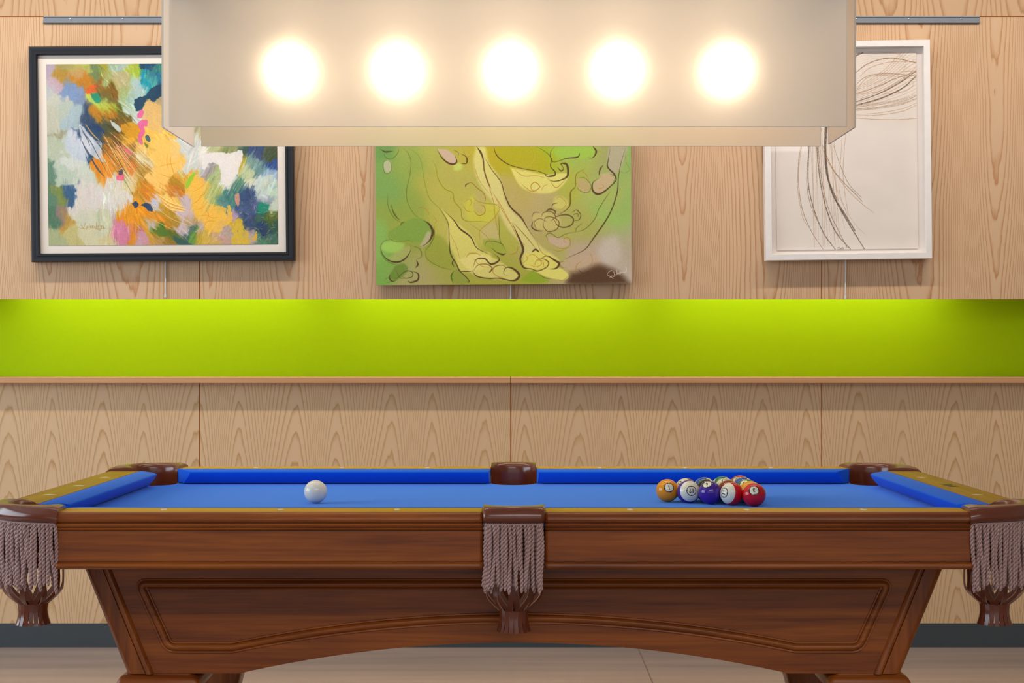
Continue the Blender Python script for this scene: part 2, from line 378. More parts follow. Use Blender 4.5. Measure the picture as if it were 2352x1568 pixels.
class Paint:
    def __init__(s, x0, y0, w, h, sc, seed=1):
        s.x0, s.y0, s.sc = x0, y0, sc
        s.W, s.H = int(round(w * sc)), int(round(h * sc))
        s.img = np.ones((s.H, s.W, 3))
        s.rs = np.random.RandomState(seed)
    def px(s, p): return (np.asarray(p, float) - [s.x0, s.y0]) * s.sc
    def mix(s, mask, col, sl=None):
        c = np.array(col, float) / 255.
        v = s.img if sl is None else s.img[sl]
        v += (c - v) * np.clip(mask, 0, 1)[..., None]
    def line(s, pts, w, col, a=1.0, taper=1.0, gap=0.0, raw=False, n=10, soft=.6):
        C = crom(pts if raw else s.px(pts), n)
        if raw: pass
        wd = np.atleast_1d(np.array(w, float)) * s.sc
        m = len(C)
        ws = np.interp(np.linspace(0, 1, m), np.linspace(0, 1, len(wd)), wd)
        if taper: ws = ws * (1 - taper * np.abs(np.linspace(-1, 1, m)) ** 3 * .85)
        pad = ws.max() + 2
        xa, xb = int(max(0, C[:, 0].min() - pad)), int(min(s.W, C[:, 0].max() + pad + 1))
        ya, yb = int(max(0, C[:, 1].min() - pad)), int(min(s.H, C[:, 1].max() + pad + 1))
        if xa >= xb or ya >= yb: return
        M = np.zeros((yb - ya, xb - xa))
        for i in range(m - 1):
            p, q = C[i], C[i + 1]; r = (ws[i] + ws[i + 1]) / 4
            u0, u1 = int(max(xa, min(p[0], q[0]) - r - 2)), int(min(xb, max(p[0], q[0]) + r + 3))
            v0, v1 = int(max(ya, min(p[1], q[1]) - r - 2)), int(min(yb, max(p[1], q[1]) + r + 3))
            if u0 >= u1 or v0 >= v1: continue
            Y, X = np.mgrid[v0:v1, u0:u1]
            d = q - p; L = max(1e-9, d @ d)
            t = np.clip(((X - p[0]) * d[0] + (Y - p[1]) * d[1]) / L, 0, 1)
            dist = np.hypot(X - p[0] - t * d[0], Y - p[1] - t * d[1])
            k = np.clip((r + soft - dist) / (2 * soft), 0, 1) * min(1, 2 * r + .15)
            sub = M[v0 - ya:v1 - ya, u0 - xa:u1 - xa]
            np.maximum(sub, k, out=sub)
        if gap: M *= np.clip((s.rs.rand(*M.shape) - gap) * 3 + .5, 0, 1)
        s.mix(M * a, col, (slice(ya, yb), slice(xa, xb)))
    def poly(s, pts, col, a=1.0, soft=1.0, rough=0.0, smooth=True, seed=3):
        C = s.px(pts)
        if smooth: C = crom(np.vstack([C, C[:1]]), 8)
        pad = soft * s.sc * 2 + rough * s.sc + 2
        xa, xb = int(max(0, C[:, 0].min() - pad)), int(min(s.W, C[:, 0].max() + pad))
        ya, yb = int(max(0, C[:, 1].min() - pad)), int(min(s.H, C[:, 1].max() + pad))
        if xa >= xb or ya >= yb: return
        Y, X = np.mgrid[ya:yb, xa:xb].astype(float)
        if rough:
            X = X + (np_noise(yb - ya, xb - xa, 5 * s.sc, seed) - .5) * 2 * rough * s.sc
            Y = Y + (np_noise(yb - ya, xb - xa, 4 * s.sc, seed + 1) - .5) * 2 * rough * s.sc
        ins = np.zeros(X.shape, bool); D = np.full(X.shape, 1e9)
        n = len(C)
        for i in range(n):
            p, q = C[i], C[(i + 1) % n]
            d = q - p; L = max(1e-9, d @ d)
            c = (p[1] > Y) != (q[1] > Y)
            if abs(d[1]) > 1e-12:
                xi = p[0] + (Y - p[1]) * d[0] / d[1]
                ins ^= c & (X < xi)
            t = np.clip(((X - p[0]) * d[0] + (Y - p[1]) * d[1]) / L, 0, 1)
            D = np.minimum(D, np.hypot(X - p[0] - t * d[0], Y - p[1] - t * d[1]))
        sd = np.where(ins, D, -D)
        k = np.clip(sd / (soft * s.sc) * .5 + .5, 0, 1)
        s.mix(k * k * (3 - 2 * k) * a, col, (slice(ya, yb), slice(xa, xb)))

def paint_abstract(sc=1.25):
    P = Paint(108, 147, 528, 415, sc, 5)
    A = '''115 150 175 160 175;115 200 185 190 190;130 192 190 165 180;150 150 160 150 90;152 172 175 135 45;165 150 175 170 90;190 150 170 178 88;
190 180 190 120 12;176 165 190 150 90;210 165 110 130 80;228 152 160 155 45;255 155 150 175 140;275 150 165 185 182;295 160 165 182 60;312 168 160 182 50;
345 147 20 70 100;370 150 60 130 120;335 185 20 150 170;350 190 80 165 160;370 185 30 110 140;372 208 20 50 90;250 180 165 175 110;275 190 178 168 120;
290 203 160 176 108;312 195 170 192 192;315 220 160 192 186;290 222 165 190 150;300 248 182 202 182;312 268 196 206 202;155 200 120 145 185;165 215 125 150 190;
178 232 122 142 172;130 230 195 195 180;120 260 190 190 170;150 250 180 190 175;172 262 165 185 190;206 206 205 90 30;230 195 140 100 30;250 205 130 95 20;
240 220 110 100 50;222 225 20 140 110;205 222 192 202 82;235 236 192 202 82;246 246 170 180 50;210 242 100 100 105;200 262 50 70 100;215 287 30 60 100;
230 276 70 80 60;220 258 192 130 20;245 262 182 120 20;260 250 90 90 22;276 266 110 90 20;240 300 85 78 34;262 310 130 90 20;298 300 215 155 20;
300 312 225 165 30;350 250 215 175 110;365 275 225 182 110;352 300 245 192 82;362 325 246 196 92;215 330 20 70 110;205 312 40 70 105;190 330 200 205 215;
175 345 190 200 210;232 330 182 112 22;250 330 140 95 25;272 342 220 132 90;300 345 150 110 50;330 350 235 190 90;350 345 246 196 90;
112 400 100 135 112;120 450 92 128 105;113 505 80 120 90;136 448 130 142 60;155 446 55 92 130;147 400 182 196 176;165 360 206 211 201;130 350 180 190 165;
200 402 200 206 190;200 440 216 208 198;190 470 216 208 196;230 450 218 212 204;260 462 222 216 206;150 508 190 150 60;140 500 140 120 112;190 500 206 206 180;
230 512 205 205 175;200 545 210 205 165;130 548 170 176 130;165 545 196 186 122;240 545 212 200 150;250 367 226 136 20;244 395 225 140 22;262 350 215 130 40;
262 420 216 206 200;250 432 214 210 190;285 450 222 214 200;300 372 226 130 50;322 382 200 150 60;330 362 216 206 166;292 405 225 205 160;300 430 222 205 150;
330 430 200 130 20;345 442 226 142 30;318 455 205 150 40;308 485 236 150 10;342 500 230 145 20;328 522 226 150 20;300 500 232 150 14;276 542 215 130 160;
300 545 220 140 30;316 532 205 130 150;326 550 206 166 172;346 552 206 150 20;342 512 190 190 196;357 466 205 200 205;366 532 80 120 30;365 362 250 198 98;
372 400 252 202 108;376 424 250 200 100;355 400 250 200 104;395 362 250 198 92;388 388 250 200 100;420 350 212 216 208;430 372 210 215 206;440 346 216 216 206;
452 386 206 211 206;470 360 236 230 222;500 372 238 231 224;515 400 237 231 222;512 416 236 230 220;540 357 232 228 214;480 380 172 162 162;474 402 166 152 148;
492 402 170 186 120;485 440 175 186 110;496 460 170 180 100;500 346 190 192 142;530 346 140 150 92;556 362 192 166 50;560 345 60 90 82;590 345 60 82 122;
622 345 70 80 50;630 376 50 80 140;622 396 142 172 202;585 376 120 156 150;602 392 110 150 150;575 397 196 206 160;570 420 216 221 192;600 432 202 216 206;
620 442 196 216 196;630 470 200 212 192;540 422 90 142 120;526 442 70 130 120;512 462 90 142 140;550 432 52 92 122;565 452 60 82 122;582 462 90 100 140;
592 448 190 202 202;610 456 150 162 170;596 476 22 140 110;560 482 70 92 130;536 492 182 152 176;430 400 226 176 60;452 430 250 196 70;462 452 250 196 72;
450 482 250 190 60;480 502 250 196 70;502 492 250 194 70;470 470 252 198 80;490 522 250 190 60;400 420 190 140 30;402 440 210 130 40;386 440 215 150 50;
430 455 206 186 190;425 490 206 186 190;415 520 200 180 180;380 462 250 210 110;402 476 250 206 100;380 502 190 140 20;374 490 195 145 30;400 502 180 140 40;
366 512 236 140 20;440 502 190 160 110;456 512 200 180 170;400 536 90 110 30;430 532 60 100 90;442 542 100 150 60;460 547 200 170 60;480 558 215 180 70;
506 532 186 166 150;500 556 200 160 140;540 542 220 186 60;556 552 224 188 60;546 522 215 182 60;570 502 60 80 120;582 522 60 80 112;600 502 60 100 80;
622 502 92 112 42;632 522 50 90 70;610 532 40 60 100;602 547 80 130 100;622 556 70 112 92;575 547 186 166 160;380 550 150 120 40;360 555 190 150 90'''
    an = np.array([[float(v) for v in q.split()] for q in A.replace('\n', '').split(';')])
    H, W = P.H, P.W
    Y, X = np.mgrid[0:H, 0:W].astype(float)
    wx = X / sc + 108 + (np_noise(H, W, 26 * sc, 1) - .5) * 26 + (np_noise(H, W, 8 * sc, 2) - .5) * 12
    wy = Y / sc + 147 + (np_noise(H, W, 26 * sc, 3) - .5) * 26 + (np_noise(H, W, 8 * sc, 4) - .5) * 14
    best = np.full((H, W), 1e9); sec = np.full((H, W), 1e9)
    num = np.zeros((H, W, 3)); den = np.zeros((H, W))
    for a in an:
        d2 = (wx - a[0]) ** 2 + (wy - a[1]) ** 2
        k = np.exp(-d2 / 90.) + 1e-6 / (1 + d2)
        num += k[..., None] * a[2:]; den += k
    base = num / den[..., None] / 255.
    P.img = base.copy()
    rs = P.rs
    # bristle strokes that pick up the paint below them
    for i in range(5200):
        x, y = rs.rand() * 528 + 108, rs.rand() * 415 + 147
        u = (x - 108) / 528; v = (y - 147) / 415
        if u < .2 or (u < .4 and v > .55): ang = 90 + rs.randn() * 9; L = 26
        elif u < .6 and v > .2: ang = 48 + rs.randn() * 12; L = 24
        elif u < .5: ang = (60 if u < .35 else 85) + rs.randn() * 14; L = 20
        else: ang = 116 + rs.randn() * 12; L = 26
        if u > .72 and v > .7: ang = rs.rand() * 180; L = 12
        soft = u < .22
        L *= .5 + rs.rand(); wdt = (1.2 + 4.5 * rs.rand() ** 2)
        iy, ix = int(np.clip((y - 147) * sc, 0, H - 1)), int(np.clip((x - 108) * sc, 0, W - 1))
        c = base[iy, ix] * 255 + rs.randn() * (7 if soft else 15) + rs.randn(3) * (4 if soft else 9)
        a = math.radians(ang); dx, dy = math.cos(a) * L / 2, math.sin(a) * L / 2
        P.line([(x - dx, y - dy), (x + rs.randn() * 1.5, y + rs.randn() * 1.5), (x + dx, y + dy)], wdt, c, .3 if soft else .62, 1, .12, n=3)
    g = lambda pts, w, c, a=.9, **k: P.line(pts, w, c, a, **k)
    # navy mass and pink dabs at the top, under the tan leaf
    P.poly([(309, 232), (318, 222), (335, 219), (345, 205), (372, 196), (374, 226), (352, 233), (338, 232), (326, 250), (316, 256), (309, 248)], (24, 62, 88), .95, .8, 2)
    P.poly([(330, 240), (340, 228), (352, 234), (374, 226), (374, 300), (352, 300), (333, 290), (326, 268)], (226, 184, 112), .75, 1, 2)
    for q in ([(315, 262), (322, 253), (330, 256), (328, 268), (318, 272)], [(315, 284), (322, 276), (338, 275), (338, 288), (330, 292), (333, 302), (326, 315), (327, 330), (318, 326), (316, 312), (322, 298), (316, 292)]):
        P.poly(q, (228, 100, 152), .95, .7, 1.6)
    P.poly([(332, 312), (338, 309), (345, 318), (344, 325), (336, 322)], (60, 92, 110), .9, .8, 1)
    P.poly([(330, 325), (336, 330), (345, 338), (358, 342), (354, 347), (340, 342), (332, 333)], (110, 120, 20), .85, .8, 1)
    P.poly([(277, 285), (288, 284), (297, 293), (314, 286), (318, 300), (305, 316), (284, 306), (277, 296)], (212, 150, 22), .85, .7, 1.5)
    P.poly([(252, 276), (262, 280), (276, 293), (275, 302), (262, 294)], (200, 212, 206), .9, .7, 1.5)
    P.poly([(198, 216), (210, 218), (218, 236), (205, 232)], (195, 205, 85), .8, .8, 1)
    P.poly([(208, 214), (226, 216), (232, 230), (224, 237), (214, 228)], (28, 142, 112), .85, .8, 1.5)
    P.poly([(232, 162), (240, 180), (252, 190), (248, 186), (236, 176)], (232, 214, 110), .9, .6, .5)
    P.poly([(200, 212), (212, 194), (217, 200), (212, 212), (202, 216)], (222, 90, 36), .85, .7, 1)
    # white fan with dark blue strokes, left of centre
    P.poly([(182, 284), (196, 296), (214, 318), (232, 326), (232, 345), (240, 372), (226, 366), (206, 352), (192, 330), (184, 306)], (204, 208, 216), .85, 1.2, 1.5)
    for q in ([(184, 288), (194, 306), (206, 322), (222, 352), (246, 398)], [(188, 300), (200, 318), (206, 334)], [(186, 318), (198, 346), (214, 372), (232, 396)],
              [(192, 332), (206, 356), (222, 386), (240, 406)], [(194, 350), (200, 368), (206, 388)], [(198, 292), (216, 314), (232, 330)], [(205, 300), (226, 330), (240, 352)]):
        g(q, 1.5 + rs.rand() * 1.6, (52, 68, 92), .85, gap=.1)
    g([(196, 284), (212, 306), (232, 326)], 2.6, (205, 160, 85))
    # combed fan of strokes running down to the right
    for i in range(70):
        t = i / 69.; a = math.radians(38 + 26 * t + rs.randn() * 2)
        x, y = 236 + 70 * (1 - t) * rs.rand() + 12 * rs.randn(), 300 + 70 * rs.rand()
        L = 50 + 60 * rs.rand()
        c = [(250, 232, 190), (150, 110, 40), (214, 150, 50), (96, 88, 46), (240, 200, 110), (226, 150, 90)][rs.randint(6)]
        g([(x, y), (x + math.cos(a) * L * .5, y + math.sin(a) * L * .5 + rs.randn() * 2), (x + math.cos(a) * L, y + math.sin(a) * L)], .7 + 1.1 * rs.rand(), c, .75, gap=.15)
    # yellow field
    P.poly([(352, 322), (372, 318), (410, 330), (412, 352), (408, 388), (392, 404), (375, 424), (358, 418), (352, 404), (358, 380), (350, 352), (338, 340)], (251, 200, 98), .8, .9, 2)
    P.poly([(432, 396), (448, 402), (476, 418), (478, 430), (462, 450), (486, 470), (512, 476), (520, 500), (528, 508), (512, 520), (498, 534), (476, 528), (460, 510), (448, 500), (442, 480), (440, 462), (424, 440)], (250, 194, 74), .78, .9, 3)
    for q in ([(360, 382), (385, 377), (402, 374)], [(392, 352), (391, 374), (396, 392), (398, 402)], [(362, 398), (380, 404), (396, 410)], [(361, 416), (385, 432), (404, 438)],
              [(384, 354), (382, 372), (386, 390)], [(436, 470), (450, 462), (462, 448), (466, 436)], [(444, 480), (460, 478), (474, 462), (484, 446)], [(452, 496), (470, 494), (486, 500), (500, 498)],
              [(440, 440), (456, 432), (470, 420)], [(452, 452), (468, 444), (478, 430)], [(464, 520), (474, 508), (492, 508)], [(470, 480), (476, 492), (472, 506)]):
        g(q, 1.1, (222, 146, 30), .8)
    for k in range(8):
        g([(352 + k * 2, 440 + k * 2.5), (385, 462 + k * 2.6), (428, 478 + k * 1.6)], 1.2 + rs.rand(), [(255, 226, 150), (226, 150, 40), (250, 205, 110)][k % 3], .9)
    P.poly([(424, 424), (430, 410), (444, 396), (446, 402), (436, 420), (426, 434)], (146, 204, 44), .9, 1.2, 1)
    P.poly([(424, 446), (430, 456), (436, 470), (428, 492), (420, 500), (414, 524), (406, 534), (408, 520), (416, 504), (416, 494), (402, 490), (404, 484), (420, 486), (426, 472), (422, 458)], (208, 188, 194), .9, .8, 1.5)
    for q in ([(300, 466), (308, 462), (316, 470), (308, 477)], [(320, 470), (332, 464), (344, 470), (348, 484), (336, 482), (330, 474)]): P.poly(q, (36, 62, 104), .92, .6, 1.6)
    P.poly([(266, 404), (276, 396), (284, 404), (280, 414), (268, 412)], (236, 104, 132), .92, .6, 2)
    P.poly([(270, 390), (280, 388), (280, 400), (271, 400)], (82, 62, 84), .85, .6, 1.5)
    P.poly([(284, 340), (296, 344), (304, 354), (292, 350)], (232, 110, 118), .85, .7, 1)
    P.poly([(352, 530), (364, 524), (382, 530), (384, 540), (364, 542)], (88, 122, 36), .88, .7, 1)
    P.poly([(394, 538), (420, 552), (438, 562), (410, 562), (396, 550)], (50, 92, 92), .85, .8, 1)
    P.poly([(264, 540), (276, 530), (290, 534), (286, 556), (270, 560)], (214, 130, 158), .85, .8, 1.5)
    P.poly([(310, 536), (320, 528), (332, 536), (340, 556), (326, 562), (318, 548)], (206, 150, 166), .85, .8, 1.5)
    # cream fields on the right with a hard lower lobe
    P.poly([(452, 350), (480, 352), (500, 350), (530, 352), (552, 346), (556, 360), (548, 384), (540, 404), (528, 408), (524, 420), (513, 424), (505, 414), (506, 394), (500, 380), (490, 374), (478, 376), (468, 390), (462, 384), (462, 364)], (238, 232, 225), .93, .9, 1.6)
    for k in range(26):
        x = 478 + rs.rand() * 30; y = 392 + rs.rand() * 60
        g([(x, y), (x - 9, y + 18), (x - 20, y + 42)], .9 + rs.rand(), [(196, 206, 140), (150, 166, 90), (220, 214, 150)][k % 3], .7, gap=.1)
    for k in range(18):
        x = 535 + rs.rand() * 26; y = 404 + rs.rand() * 24
        g([(x, y), (x - 12, y + 20), (x - 22, y + 40)], 1 + rs.rand(), [(60, 112, 112), (150, 182, 130), (44, 84, 112)][k % 3], .6, gap=.1)
    P.poly([(536, 448), (546, 444), (548, 460), (544, 474), (538, 462)], (216, 152, 130), .9, .6, 1)
    P.poly([(588, 470), (600, 466), (604, 478), (594, 484)], (22, 142, 112), .9, .7, 1.5)
    P.poly([(518, 470), (528, 478), (530, 506), (520, 508), (520, 490)], (244, 192, 70), .9, .6, 2.5)
    P.poly([(534, 518), (552, 512), (558, 528), (568, 540), (562, 558), (546, 556), (536, 540)], (220, 186, 62), .85, .7, 3)
    P.poly([(576, 548), (584, 532), (588, 546), (580, 554)], (226, 180, 66), .9, .6, 2)
    for k in range(60):
        x = 540 + rs.rand() * 92; y = 460 + rs.rand() * 90; a = rs.rand() * 3.14; L = 4 + rs.rand() * 8
        g([(x, y), (x + L * math.cos(a), y + L * math.sin(a))], .8, [(220, 196, 176), (170, 180, 90), (40, 60, 92), (200, 182, 196)][k % 4], .8)
    for q in ([(352, 455), (400, 488), (452, 524)], [(340, 498), (372, 516), (400, 530)], [(350, 470), (392, 502), (440, 520)], [(300, 505), (312, 516), (322, 528)]): g(q, 1, (250, 214, 140), .9)
    # written name at the lower left
    ink = (168, 128, 58)
    for q in ([(183, 514), (188, 521), (193, 510)], [(197, 518), (194, 521), (197, 522), (198, 517), (199, 522)], [(202, 511), (201, 522)], [(204, 520), (207, 518), (205, 516), (204, 520), (207, 522)],
              [(209, 516), (209, 522), (210, 517), (213, 518), (213, 522)], [(218, 518), (215, 519), (216, 522), (218, 521), (219, 508), (219, 522)], [(222, 516), (222, 522), (223, 517), (225, 516)],
              [(227, 516), (229, 520), (231, 515), (229, 524), (225, 527), (222, 525)], [(181, 522), (196, 524)], [(216, 524), (238, 523)], [(234, 523), (235, 518), (237, 523)]):
        P.line(q, .9, ink, .95, 0)
    P.img = np.clip(P.img + (np_noise(H, W, 2.2, 9) - .5)[..., None] * .05, 0, 1)
    return P.img

def paint_green(sc=1.2):
    P = Paint(862, 225, 589, 428, sc, 8)
    H, W = P.H, P.W
    Y, X = np.mgrid[0:H, 0:W].astype(float)
    x = X / sc + 862; y = Y / sc + 225
    x = x + (np_noise(H, W, 60, 1) - .5) * 50; y = y + (np_noise(H, W, 60, 2) - .5) * 50
    A = '''870 240 110 165 80;870 345 112 158 82;880 420 128 170 88;870 560 142 188 92;880 620 130 178 80;930 400 150 172 78;920 470 150 170 72;960 520 168 176 70;
    930 560 150 165 66;985 420 182 178 78;990 350 178 180 84;1040 400 188 182 88;1020 480 192 186 84;1080 520 200 192 92;1000 600 172 172 78;960 630 182 172 110;1060 360 190 180 76;
    1130 340 192 176 40;1190 370 186 178 36;1240 350 168 186 40;1180 450 194 178 98;1220 470 198 178 118;1300 400 182 186 76;1330 340 164 192 84;1380 350 172 166 104;1400 430 178 190 100;
    1420 380 150 182 100;1440 480 158 188 104;1340 520 180 182 92;1260 500 190 176 112;1300 560 186 184 96;1240 560 190 178 106;1420 510 162 204 98;1400 560 192 172 150;1440 560 190 176 146;
    1350 600 200 176 152;1420 600 206 192 174;1160 600 176 176 68;1200 560 190 180 96;1120 240 180 180 60;1300 250 160 190 70;1440 240 160 170 110;1000 240 150 175 80'''
    an = np.array([[float(v) for v in q.split()] for q in A.replace('\n', '').split(';')])
    num = np.zeros((H, W, 3)); den = np.zeros((H, W))
    for a in an:
        k = np.exp(-((x - a[0]) ** 2 + (y - a[1]) ** 2) / 1300.) + 1e-5
        num += k[..., None] * a[2:]; den += k
    P.img = num / den[..., None] / 255.
    c = lambda pts: [(840 + a / 3.675, 320 + b / 3.675) for a, b in pts]
    F = lambda pts, col, a=.85, soft=2.5: P.poly(c(pts), col, a, soft)
    def L(pts, w, col=(82, 56, 32), a=.9, **k): P.line(c(pts), np.array(w) * 1.3, col, a, **k)
    BR, OL, OR, GR = (80, 54, 32), (96, 104, 34), (186, 130, 50), (104, 140, 36)
    PK, YL, LY = (210, 182, 158), (236, 228, 130), (226, 222, 108)
    # soft pale and green bodies
    F([(930, 60), (1010, 70), (1040, 200), (1130, 330), (1200, 560), (1330, 700), (1450, 880), (1620, 1010), (1600, 1080), (1420, 1100), (1330, 1070), (1310, 900), (1200, 760), (1090, 560), (960, 380), (910, 200)], (230, 222, 140), .8, 5)
    F([(640, 590), (740, 680), (880, 800), (960, 930), (1050, 960), (1030, 1060), (900, 1110), (790, 1100), (700, 900), (690, 700)], (232, 222, 120), .8, 4)
    F([(780, 1010), (930, 960), (1080, 1000), (1200, 1080), (1290, 1150), (1230, 1190), (1060, 1170), (930, 1150), (870, 1110)], (240, 228, 140), .7, 3)
    F([(1220, 240), (1370, 270), (1520, 300), (1690, 290), (1690, 360), (1600, 440), (1500, 460), (1380, 440), (1290, 380)], YL, .85, 3)
    F([(1100, 60), (1400, 60), (1540, 170), (1540, 260), (1400, 250), (1190, 200), (1110, 130)], (182, 176, 34), .7, 4)
    F([(1560, 90), (1700, 60), (1900, 60), (1945, 110), (1920, 160), (1820, 170), (1720, 150), (1640, 170)], (162, 202, 76), .85, 5)
    F([(600, 80), (690, 90), (760, 150), (755, 200), (700, 195), (640, 130)], PK, .95, 1.5)
    F([(740, 210), (800, 200), (810, 250), (750, 262)], (206, 222, 110), .8, 4)
    F([(150, 190), (185, 170), (215, 200), (215, 260), (180, 280), (150, 250)], (190, 190, 150), .9, 2)
    F([(270, 720), (400, 660), (520, 690), (550, 770), (470, 860), (360, 850), (240, 850), (195, 780)], (134, 168, 70), .95, 2)
    F([(130, 870), (220, 850), (320, 880), (280, 940), (200, 950), (130, 920)], (172, 214, 100), .8, 5)
    F([(180, 990), (330, 900), (375, 920), (350, 990), (260, 1025), (200, 1010)], (178, 184, 104), .7, 3)
    F([(490, 880), (600, 800), (700, 900), (760, 1060), (650, 1080), (520, 1030)], (158, 168, 60), .7, 5)
    F([(240, 1060), (310, 1040), (350, 1090), (300, 1150), (240, 1180), (190, 1150)], (112, 142, 52), .85, 3)
    F([(480, 840), (520, 770), (545, 800), (520, 880), (450, 905)], (196, 186, 150), .8, 2)
    F([(830, 540), (900, 480), (1010, 530), (1110, 560), (1120, 620), (1060, 690), (960, 700), (860, 670)], (214, 210, 70), .7, 6)
    F([(900, 560), (940, 440), (1000, 480), (1010, 560), (990, 620), (930, 620)], (196, 180, 110), .7, 4)
    F([(960, 780), (1060, 700), (1120, 760), (1110, 850), (1000, 860)], (206, 190, 130), .7, 4)
    F([(990, 840), (1090, 840), (1170, 900), (1160, 960), (1060, 930), (990, 890)], (166, 178, 66), .85, 2.5)
    F([(1120, 640), (1200, 780), (1280, 860), (1280, 930), (1220, 950), (1140, 880), (1110, 760)], (186, 186, 76), .8, 3)
    F([(1530, 820), (1620, 830), (1700, 850), (1720, 890), (1640, 915), (1560, 880)], PK, .85, 3)
    F([(1580, 570), (1600, 490), (1680, 500), (1710, 560), (1640, 600)], (220, 214, 110), .75, 5)
    F([(1410, 640), (1500, 620), (1600, 640), (1650, 700), (1600, 760), (1460, 760), (1410, 700)], (214, 200, 120), .75, 4)
    F([(1790, 330), (1880, 360), (1900, 430), (1860, 460), (1790, 420)], (196, 174, 120), .85, 2)
    F([(2060, 60), (2210, 60), (2150, 260), (2070, 290), (2040, 180)], (188, 176, 150), .85, 4)
    F([(1980, 300), (2060, 290), (2100, 340), (2060, 400), (1990, 455), (1930, 440), (1930, 370), (1980, 330)], (206, 180, 140), .9, 2)
    F([(1640, 1030), (1760, 1000), (1900, 960), (1980, 1010), (1900, 1110), (1760, 1130), (1660, 1090)], (206, 180, 146), .75, 6)
    F([(2000, 850), (2120, 830), (2150, 1000), (2020, 1060), (1960, 960)], (214, 204, 188), .7, 12)
    F([(1730, 1130), (1850, 1100), (1960, 1060), (2060, 1090), (2140, 1130), (2200, 1190), (2180, 1230), (1720, 1230)], (92, 64, 42), .97, 11)
    F([(1300, 1190), (1400, 1110), (1460, 1140), (1540, 1200), (1400, 1210)], (150, 178, 40), .85, 3)
    F([(1440, 1120), (1520, 1090), (1640, 1090), (1710, 1150), (1660, 1190), (1520, 1160)], (238, 232, 120), .9, 2)
    F([(1340, 970), (1480, 940), (1620, 1020), (1620, 1080), (1420, 1100), (1330, 1060)], (236, 226, 104), .75, 4)
    F([(720, 1140), (770, 1090), (860, 1180), (850, 1210), (740, 1210)], (152, 164, 66), .9, 2)
    # drawn contours
    L([(120, 75), (160, 100), (190, 100), (230, 95)], [1, 3, 1]); L([(150, 110), (170, 150), (220, 160), (270, 110), (275, 70)], 1, OL)
    L([(185, 175), (150, 185), (145, 230), (160, 275), (190, 280), (215, 250), (210, 195), (185, 172)], 1, OL)
    L([(310, 70), (360, 120), (382, 200), (365, 320), (342, 420), (348, 520), (400, 620), (480, 680)], 1, OL, .8)
    L([(350, 70), (420, 110), (465, 180), (500, 380), (540, 500), (620, 580), (660, 640), (690, 740)], .9, GR, .7)
    L([(480, 680), (530, 710), (560, 770), (545, 830), (500, 880), (440, 905)], [1, 4, 4.5, 1.5, 1])
    L([(210, 540), (225, 600), (255, 650), (290, 680)], [1, 3, 1], OL); L([(182, 460), (185, 560), (230, 650), (300, 700)], 1, OL)
    L([(285, 725), (300, 700), (325, 690)], [1, 2.5, 1], OL); L([(200, 760), (190, 820), (240, 855), (300, 855), (360, 845), (400, 870)], 1, GR)
    L([(220, 835), (150, 850), (120, 900), (140, 970), (200, 1020), (280, 1025), (340, 985), (375, 920), (370, 880)], [1, .8, 1, 1.5, 3, 3, 1, .8])
    L([(110, 930), (150, 1000), (210, 1040), (260, 1046)], 1.4, GR); L([(420, 1010), (432, 1050), (410, 1080)], [1, 3.5, 1])
    L([(380, 890), (450, 920), (465, 980), (420, 1010)], 1, OL); L([(420, 590), (470, 570), (520, 600), (530, 640)], .8, OR)
    L([(555, 630), (590, 680), (570, 720)], .8, OR); L([(570, 720), (575, 800), (540, 880), (500, 930)], 1.3, OL)
    L([(200, 1130), (190, 1160), (215, 1190), (250, 1180)], [1, 2.5, 1]); L([(240, 1180), (320, 1110), (380, 1110), (385, 1150), (330, 1165), (300, 1150)], 1.3)
    L([(390, 1105), (435, 1130), (430, 1180), (370, 1200), (340, 1180)], [1, 3, 3, 1]); L([(245, 1090), (280, 1160), (320, 1165)], 1, OL)
    L([(150, 1190), (170, 1160), (200, 1180), (185, 1200), (155, 1198)], .8, OL)
    L([(555, 170), (590, 230), (610, 330), (660, 410), (730, 450), (745, 520), (800, 590), (810, 660), (860, 690), (960, 690), (1040, 700)], 1.5, (150, 150, 20))
    L([(600, 80), (640, 150), (690, 195), (740, 208), (768, 185), (750, 130)], [1, 2.5, 3, 3, 1]); L([(740, 90), (780, 110), (780, 150)], .8)
    L([(800, 120), (850, 150), (850, 200), (800, 205)], [1, 2.5, 1.2]); L([(820, 70), (850, 150), (890, 130)], .8, OR)
    L([(935, 60), (970, 110), (992, 170), (1000, 260), (1030, 360), (1060, 420)], [2, 4.5, 2, 2, 3, 1])
    L([(1000, 150), (1060, 250), (1140, 360), (1170, 460), (1220, 570), (1310, 660), (1370, 760), (1440, 860)], [1, 1.5, 1.5, 1.5, 2.5, 3, 1.2, 1])
    L([(970, 110), (1000, 250), (1050, 430), (1080, 540), (1090, 650), (1110, 760), (1130, 850)], .9, OR); L([(1050, 420), (1140, 560), (1230, 730), (1290, 840), (1350, 900)], 1, (190, 120, 40))
    L([(1080, 460), (1150, 600), (1230, 730)], .9, OR); L([(910, 200), (960, 350), (1060, 480)], .7, OR)
    L([(1230, 700), (1290, 830), (1325, 930), (1300, 1010), (1330, 1080), (1400, 1090)], [1.2, 3.5, 4.5, 3, 3.5, 1.5]); L([(1240, 700), (1350, 820), (1430, 920)], 1.2, (150, 110, 30))
    L([(620, 580), (690, 700), (700, 850), (710, 960), (760, 1050), (790, 1110), (850, 1160)], [1, 1.5, 1.3, 2, 2, 2.2, 1]); L([(650, 590), (740, 680), (790, 750), (880, 820), (930, 910), (1000, 950), (1050, 970)], [1, 2.2, 3, 1.6, 1, 1])
